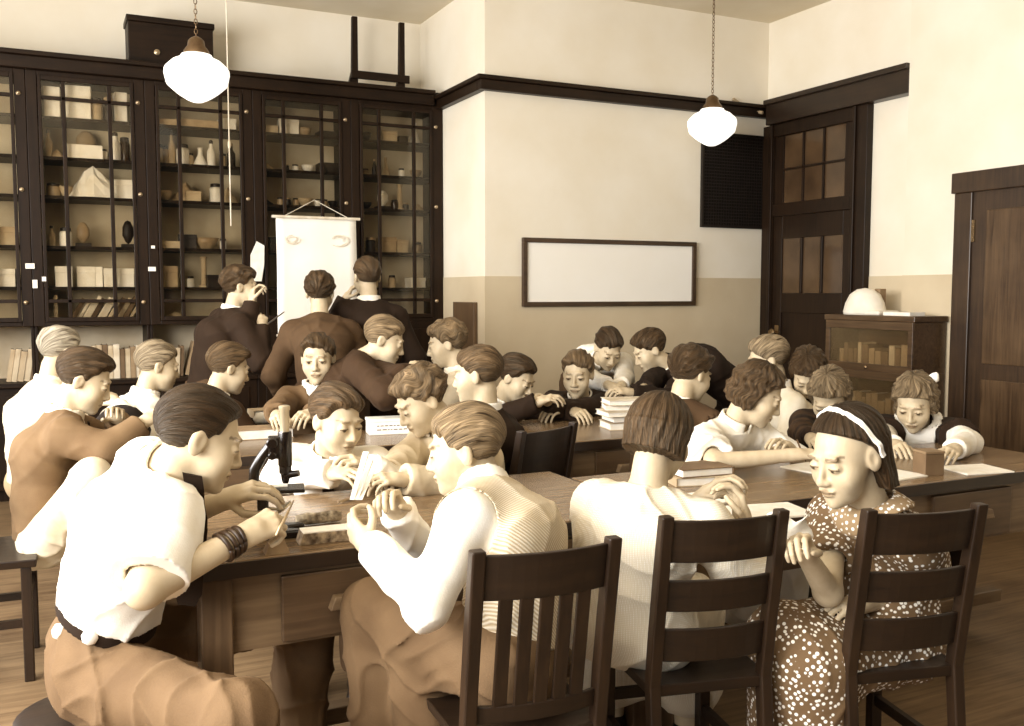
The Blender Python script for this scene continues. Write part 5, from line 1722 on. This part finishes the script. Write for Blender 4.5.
# stack at the second-row table, right
zz = TH; lx = (626, 428)
base = on(*lx)
rs = random.Random(5)
names = ['thick buff book at the bottom of stack beside the boy in cardigan', 'brown book second from bottom of stack beside the boy in cardigan', 'cream book in the middle of stack beside the boy in cardigan', 'tan book second from top of stack beside the boy in cardigan', 'cream book on top of stack beside the boy in cardigan']
for i in range(5):
    h = [.034, .03, .024, .03, .024][i]
    o = empty('book', names[i], 'book', (base[0] + rs.uniform(-.02, .02), base[1] + rs.uniform(-.02, .02), zz), -.3 + rs.uniform(-.15, .15), 'books on the tables')
    L, Wd, t = .22, .16, .003
    MB().bx(-L / 2, L / 2, -Wd / 2, Wd / 2, 0, t).bx(-L / 2, L / 2, -Wd / 2, Wd / 2, h - t, h).bx(L / 2 - .003, L / 2 + .002, -Wd / 2, Wd / 2, 0, h).build('cover', btints[[6, 3, 0, 1, 0][i]], o, bevel=.001)
    MB().bx(-L / 2 + .005, L / 2 - .004, -Wd / 2 + .005, Wd / 2 - .005, t, h - t).build('pages', papr, o)
    zz += h + .0005
# books near bobbed girl
z1 = flat_book(697, 482, TH, (.20, .14, .030), -.25, 1, 'tan closed book under another beside the bobbed girl')
b2 = T(697, 482, TH)
o = empty('book', 'brown closed book lying on top of the tan book beside the bobbed girl', 'book', (float(b2[0]) + .005, float(b2[1]) + .005, z1 + .0005), -.1, 'books on the tables')
MB().bx(-.10, .10, -.07, .07, 0, .003).bx(-.10, .10, -.07, .07, .025, .028).bx(.097, .102, -.07, .07, 0, .028).build('cover', btints[3], o, bevel=.001)
MB().bx(-.095, .096, -.065, .065, .003, .025).build('pages', papr, o)
# front-left table
rough = mat('marbled_block', .5, .7, .5, 60, .3)
l = on(330, 540)
o = empty('specimen_board', 'pale-topped block with mottled sides near front edge of near table', 'block', l, -.05)
MB().prism([(-.085, 0), (.085, 0), (.075, .030), (-.075, .030)], 1, -.03, .03).build('block', rough, o, bevel=.002)
MB().bx(-.074, .074, -.029, .029, .030, .033).build('pale_top', papr, o)
l = on(318, 524)
o = MB().tube([(-.06, 0, .017), (-.03, .002, .018), (.0, -.001, .017), (.04, .001, .018), (.065, 0, .017)], [.014, .017, .016, .017, .014], 14).build('bark_roll', mat('bark', .55, .9, .6, 50, .8), loc=l, smooth='all')
tag(o, 'short rough pale bark roll lying behind the mottled block', 'specimen')
l = on(276, 552)
m = MB().add([(-.03, -.02, 0), (.03, -.025, 0), (.012, .0, .055), (-.002, .004, .055), (-.028, .03, 0), (.03, .03, 0)], [(0, 1, 2, 3), (3, 2, 5, 4), (0, 3, 4), (1, 5, 2), (0, 4, 5, 1)])
tag(m.build('folded_paper', mat('brown_paper', .5, .8, .2, 15), loc=l), 'small folded brown paper tent by the fist of the leaning boy', 'paper')
l = on(391, 531)
tag(MB().lathe([(.006, 0), (.0065, .003), (.006, .022), (.004, .024)], (0, 0, 0), 12).build('chalk_stub', papr, loc=l, smooth=True), 'white chalk stub standing on the near table', 'chalk')
l = on(382, 490)
o = empty('dissecting_tray', 'shallow metal dissecting tray between the two boys on the near table', 'tray', l, -.1)
tinm = mat('tinned_metal', .62, .35, .1, 12, 0, .5, .6)
vs = [(-.085, -.05, 0), (.085, -.05, 0), (.085, .05, 0), (-.085, .05, 0), (-.10, -.062, .028), (.10, -.062, .028), (.10, .062, .028), (-.10, .062, .028)]
t_ = MB().add(vs, [(0, 3, 2, 1), (0, 1, 5, 4), (1, 2, 6, 5), (2, 3, 7, 6), (3, 0, 4, 7)]).build('pan', tinm, o, fixn=False)
md = t_.modifiers.new('t', 'SOLIDIFY'); md.thickness = .002
MB().tube([(-.10, -.062, .028), (.10, -.062, .028), (.10, .062, .028), (-.10, .062, .028), (-.10, -.062, .028)], .003, 6).build('rim', tinm, o)
for i, (dx, dy) in enumerate(((-.05, 0), (.0, .02), (.045, -.01))):
    m = MB().lathe([(.001, 0), (.014, .003), (.018, .014), (.012, .03), (.001, .034)], (l[0] + dx, l[1] + dy, l[2] + .003), 12, np.diag([1.2, .8, 1]))
    tag(m.build('pale_specimen', papr, smooth='all'), ['left', 'middle', 'right'][i] + ' of three small pale specimens in the metal tray', 'specimen', 'specimens in the tray')
for i, (px, py, a) in enumerate(((352, 500, .6), (420, 492, -.3))):
    l = on(px, py)
    m = MB().tube([(-.06, -.006, .004), (0, -.004, .006), (.06, 0, .003)], [.002, .003, .001], 6).tube([(-.06, .006, .004), (0, .004, .006), (.06, .0005, .003)], [.002, .003, .001], 6)
    o = m.build('tweezers', tinm, loc=l); o.rotation_euler = (0, 0, a)
    tag(o, ['slim metal tweezers lying left of the metal tray', 'slim metal tweezers lying right of the metal tray'][i], 'tweezers', 'tweezers on the near table')
# strips of paper the two boys hold
for i in range(3):
    a, b = W(352 + i * 4, 500, 2.45), W(366 + 6 * i, 452 + 3 * i, 2.55 + .05 * i)
    d = unit(b - a); x, _, y = basis(d)
    o = MB().add([a - x * .006, a + x * .006, b + x * .008, b - x * .008, a - x * .006 + y * .002, a + x * .006 + y * .002, b + x * .008 + y * .002, b - x * .008 + y * .002], [(0, 1, 2, 3), (7, 6, 5, 4), (0, 4, 5, 1), (1, 5, 6, 2), (2, 6, 7, 3), (3, 7, 4, 0)]).build('paper_strip', papr)
    tag(o, ['first', 'second', 'third'][i] + ' from left of the white paper strips held up by the fair boy', 'paper', 'paper strips in hand')
# scalpel in the fist of the microscope boy
a, b = W(276, 536, 2.14), W(294, 500, 2.22)
tag(MB().tube([a, a * .5 + b * .5, b], [.004, .0035, .0015], 8).build('dissecting_needle', tinm, smooth='all'), 'thin bright needle held upright in the fist of the leaning boy', 'needle')
# second-row table left
z1 = flat_book(262, 437, TH, (.26, .15, .045), -.05, 2, 'thick tan book lying under the hands on second row table at left')
flat_book(270, 416, TH, (.20, .12, .04), .1, 1, 'pale tan book at the back of second row table at left')
l = on(388, 433)
o = empty('card_box', 'white printed card box on second row table behind the boy with cuffs', 'box', l, -.15)
MB().box((0, 0, .03), (.19, .11, .06)).build('body', papr, o, bevel=.003)
MB().box((0, 0, .066), (.195, .115, .014)).build('lid', papr, o, bevel=.003)
m = MB(); rr = random.Random(2)
for r_ in range(2):
    x = -.06
    while x < .07:
        w_ = rr.uniform(.006, .02); m.bx(x, x + w_, -.0565, -.0548, .022 + r_ * .018, .026 + r_ * .018); x += w_ + .006
m.build('illegible_print', mat('print_ink', .3, .8), o)
for i, (px, py) in enumerate(((282, 418), (296, 421), (262, 424), (306, 417))):
    l = on(px, py, TH + (.0405 if i == 9 else 0))
    m = MB().lathe([(.001, 0), (.03, .004), (.04, .022), (.026, .045), (.001, .05)], (0, 0, 0), 14, np.diag([1.1, .8, 1 + .1 * i]))
    tag(m.build('rock_specimen', papr if i % 2 == 0 else mat('grey_rock', .7, .9, .3, 30, .5), loc=l, smooth='all'), ['whitish lump in front of the open-collared boy', 'grey lump at the elbow of open-collared boy', 'whitish lump at left end of thick tan book', 'grey lump right of the other stones by open-collared boy'][i], 'rock', 'specimens on second row table')
# right-hand table
def sheet(px, py, size, rz, label, z=TH, n=2):
    l = on(px, py, z); m = MB()
    for i in range(n): m.box((i * .004, i * .003, .0012 + i * .0022), (size[0], size[1], .002))
    o = m.build('paper_sheet', papr, loc=l); o.rotation_euler = (0, 0, rz)
    return tag(o, label, 'paper', 'papers on the tables')


sheet(766, 512, (.24, .17), -.2, 'white paper near edge of table between bobbed girl and headband girl')
sheet(818, 468, (.22, .17), .15, 'white paper under the hand of the writing girl')
sheet(893, 476, (.20, .14), .1, 'white paper in front of the small box')
sheet(975, 470, (.20, .16), -.2, 'bright white paper at right end of the near table')
sheet(700, 500, (.21, .16), .1, 'white paper under the tan book beside the bobbed girl')
sheet(548, 412, (.2, .14), 0, 'pale paper at left end of second row right table')
q = T(928, 474, TH)
o = empty('small_box', 'small brown cardboard box held by the girl with scalloped collar', 'box', (float(q[0]), float(q[1]), TH + .0), ray_yaw(928) + R(35))
MB().box((0, 0, .039), (.075, .075, .078)).build('body', mat('brown_card', .42, .6, .1), o, bevel=.002)
MB().box((0, 0, .083), (.079, .079, .009)).build('lid', mat('brown_card_lid', .5, .6, .1), o, bevel=.002)
# specimen held by bobbed girl: a small dark mount with metal legs
q = W(722, 494, 2.6)
m = MB()
for i in range(7):
    a = i * .9
    m.tube([(0, 0, 0), (.022 * math.cos(a), .016 * math.sin(a), .018), (.04 * math.cos(a), .026 * math.sin(a), .004)], [.005, .004, .0025], 7)
m.lathe([(.001, -.014), (.018, -.008), (.020, .004), (.010, .016), (.001, .018)], (0, 0, 0), 14)
tag(m.build('insect_specimen', mat('mottled_specimen', .45, .3, .9, 70, 0, .8), loc=tuple(q), smooth='all'), 'small dark many-legged specimen held in the hands of bobbed girl', 'specimen')
q = W(799, 530, 2.37)
vs, fs = [], []
for i in range(7):
    for j in range(5):
        u_, v_ = i / 6, j / 4
        vs.append((-.075 + .10 * u_ - .01 * math.sin(v_ * 5), .02 + .02 * math.sin(u_ * 6 + v_ * 3) - .02 * v_, .03 - .055 * v_ + .012 * math.sin(u_ * 7)))
for i in range(6):
    for j in range(4): fs.append((i * 5 + j, i * 5 + j + 1, i * 5 + j + 6, i * 5 + j + 5))
o = MB().add(vs, fs).build('cloth_scrap', papr, loc=tuple(q), smooth='all', fixn=False)
o.rotation_euler = (0, 0, ray_yaw(800)); md = o.modifiers.new('t', 'SOLIDIFY'); md.thickness = .003
tag(o, 'pale crumpled scrap in the fingers of the headband girl', 'cloth')
# pencil of the writing girl
a, b = W(806, 462, 3.38), W(797, 440, 3.5)
tag(MB().tube([a, a + (b - a) * .12, b], [.0008, .0035, .0035], 7).build('pencil', mat('pencil_paint', .3, .4)), 'dark pencil in the hand of the writing girl', 'pencil')
# dark cap by the tan jacket boy
l = on(122, 443)
tag(MB().lathe([(.07, 0), (.095, .012), (.105, .05), (.09, .11), (.055, .15), (.02, .165), (.001, .168)], (0, 0, 0), 20, np.diag([1.15, .9, 1])).build('cloth_bag', mat('dark_felt', .09, .95, .2, 30, .3), loc=l, smooth='all'), 'dark soft cloth bag on the table before the boy in tan jacket', 'bag')
# pointer of the standing boy
a, b = W(258, 331, 5.48), W(284, 312, 6.2)
tag(MB().tube([a, b], [.007, .004], 8).build('pointer_stick', mat('pointer_wood', .35, .4)), 'thin wooden pointer held to the chart by the standing boy', 'pointer')
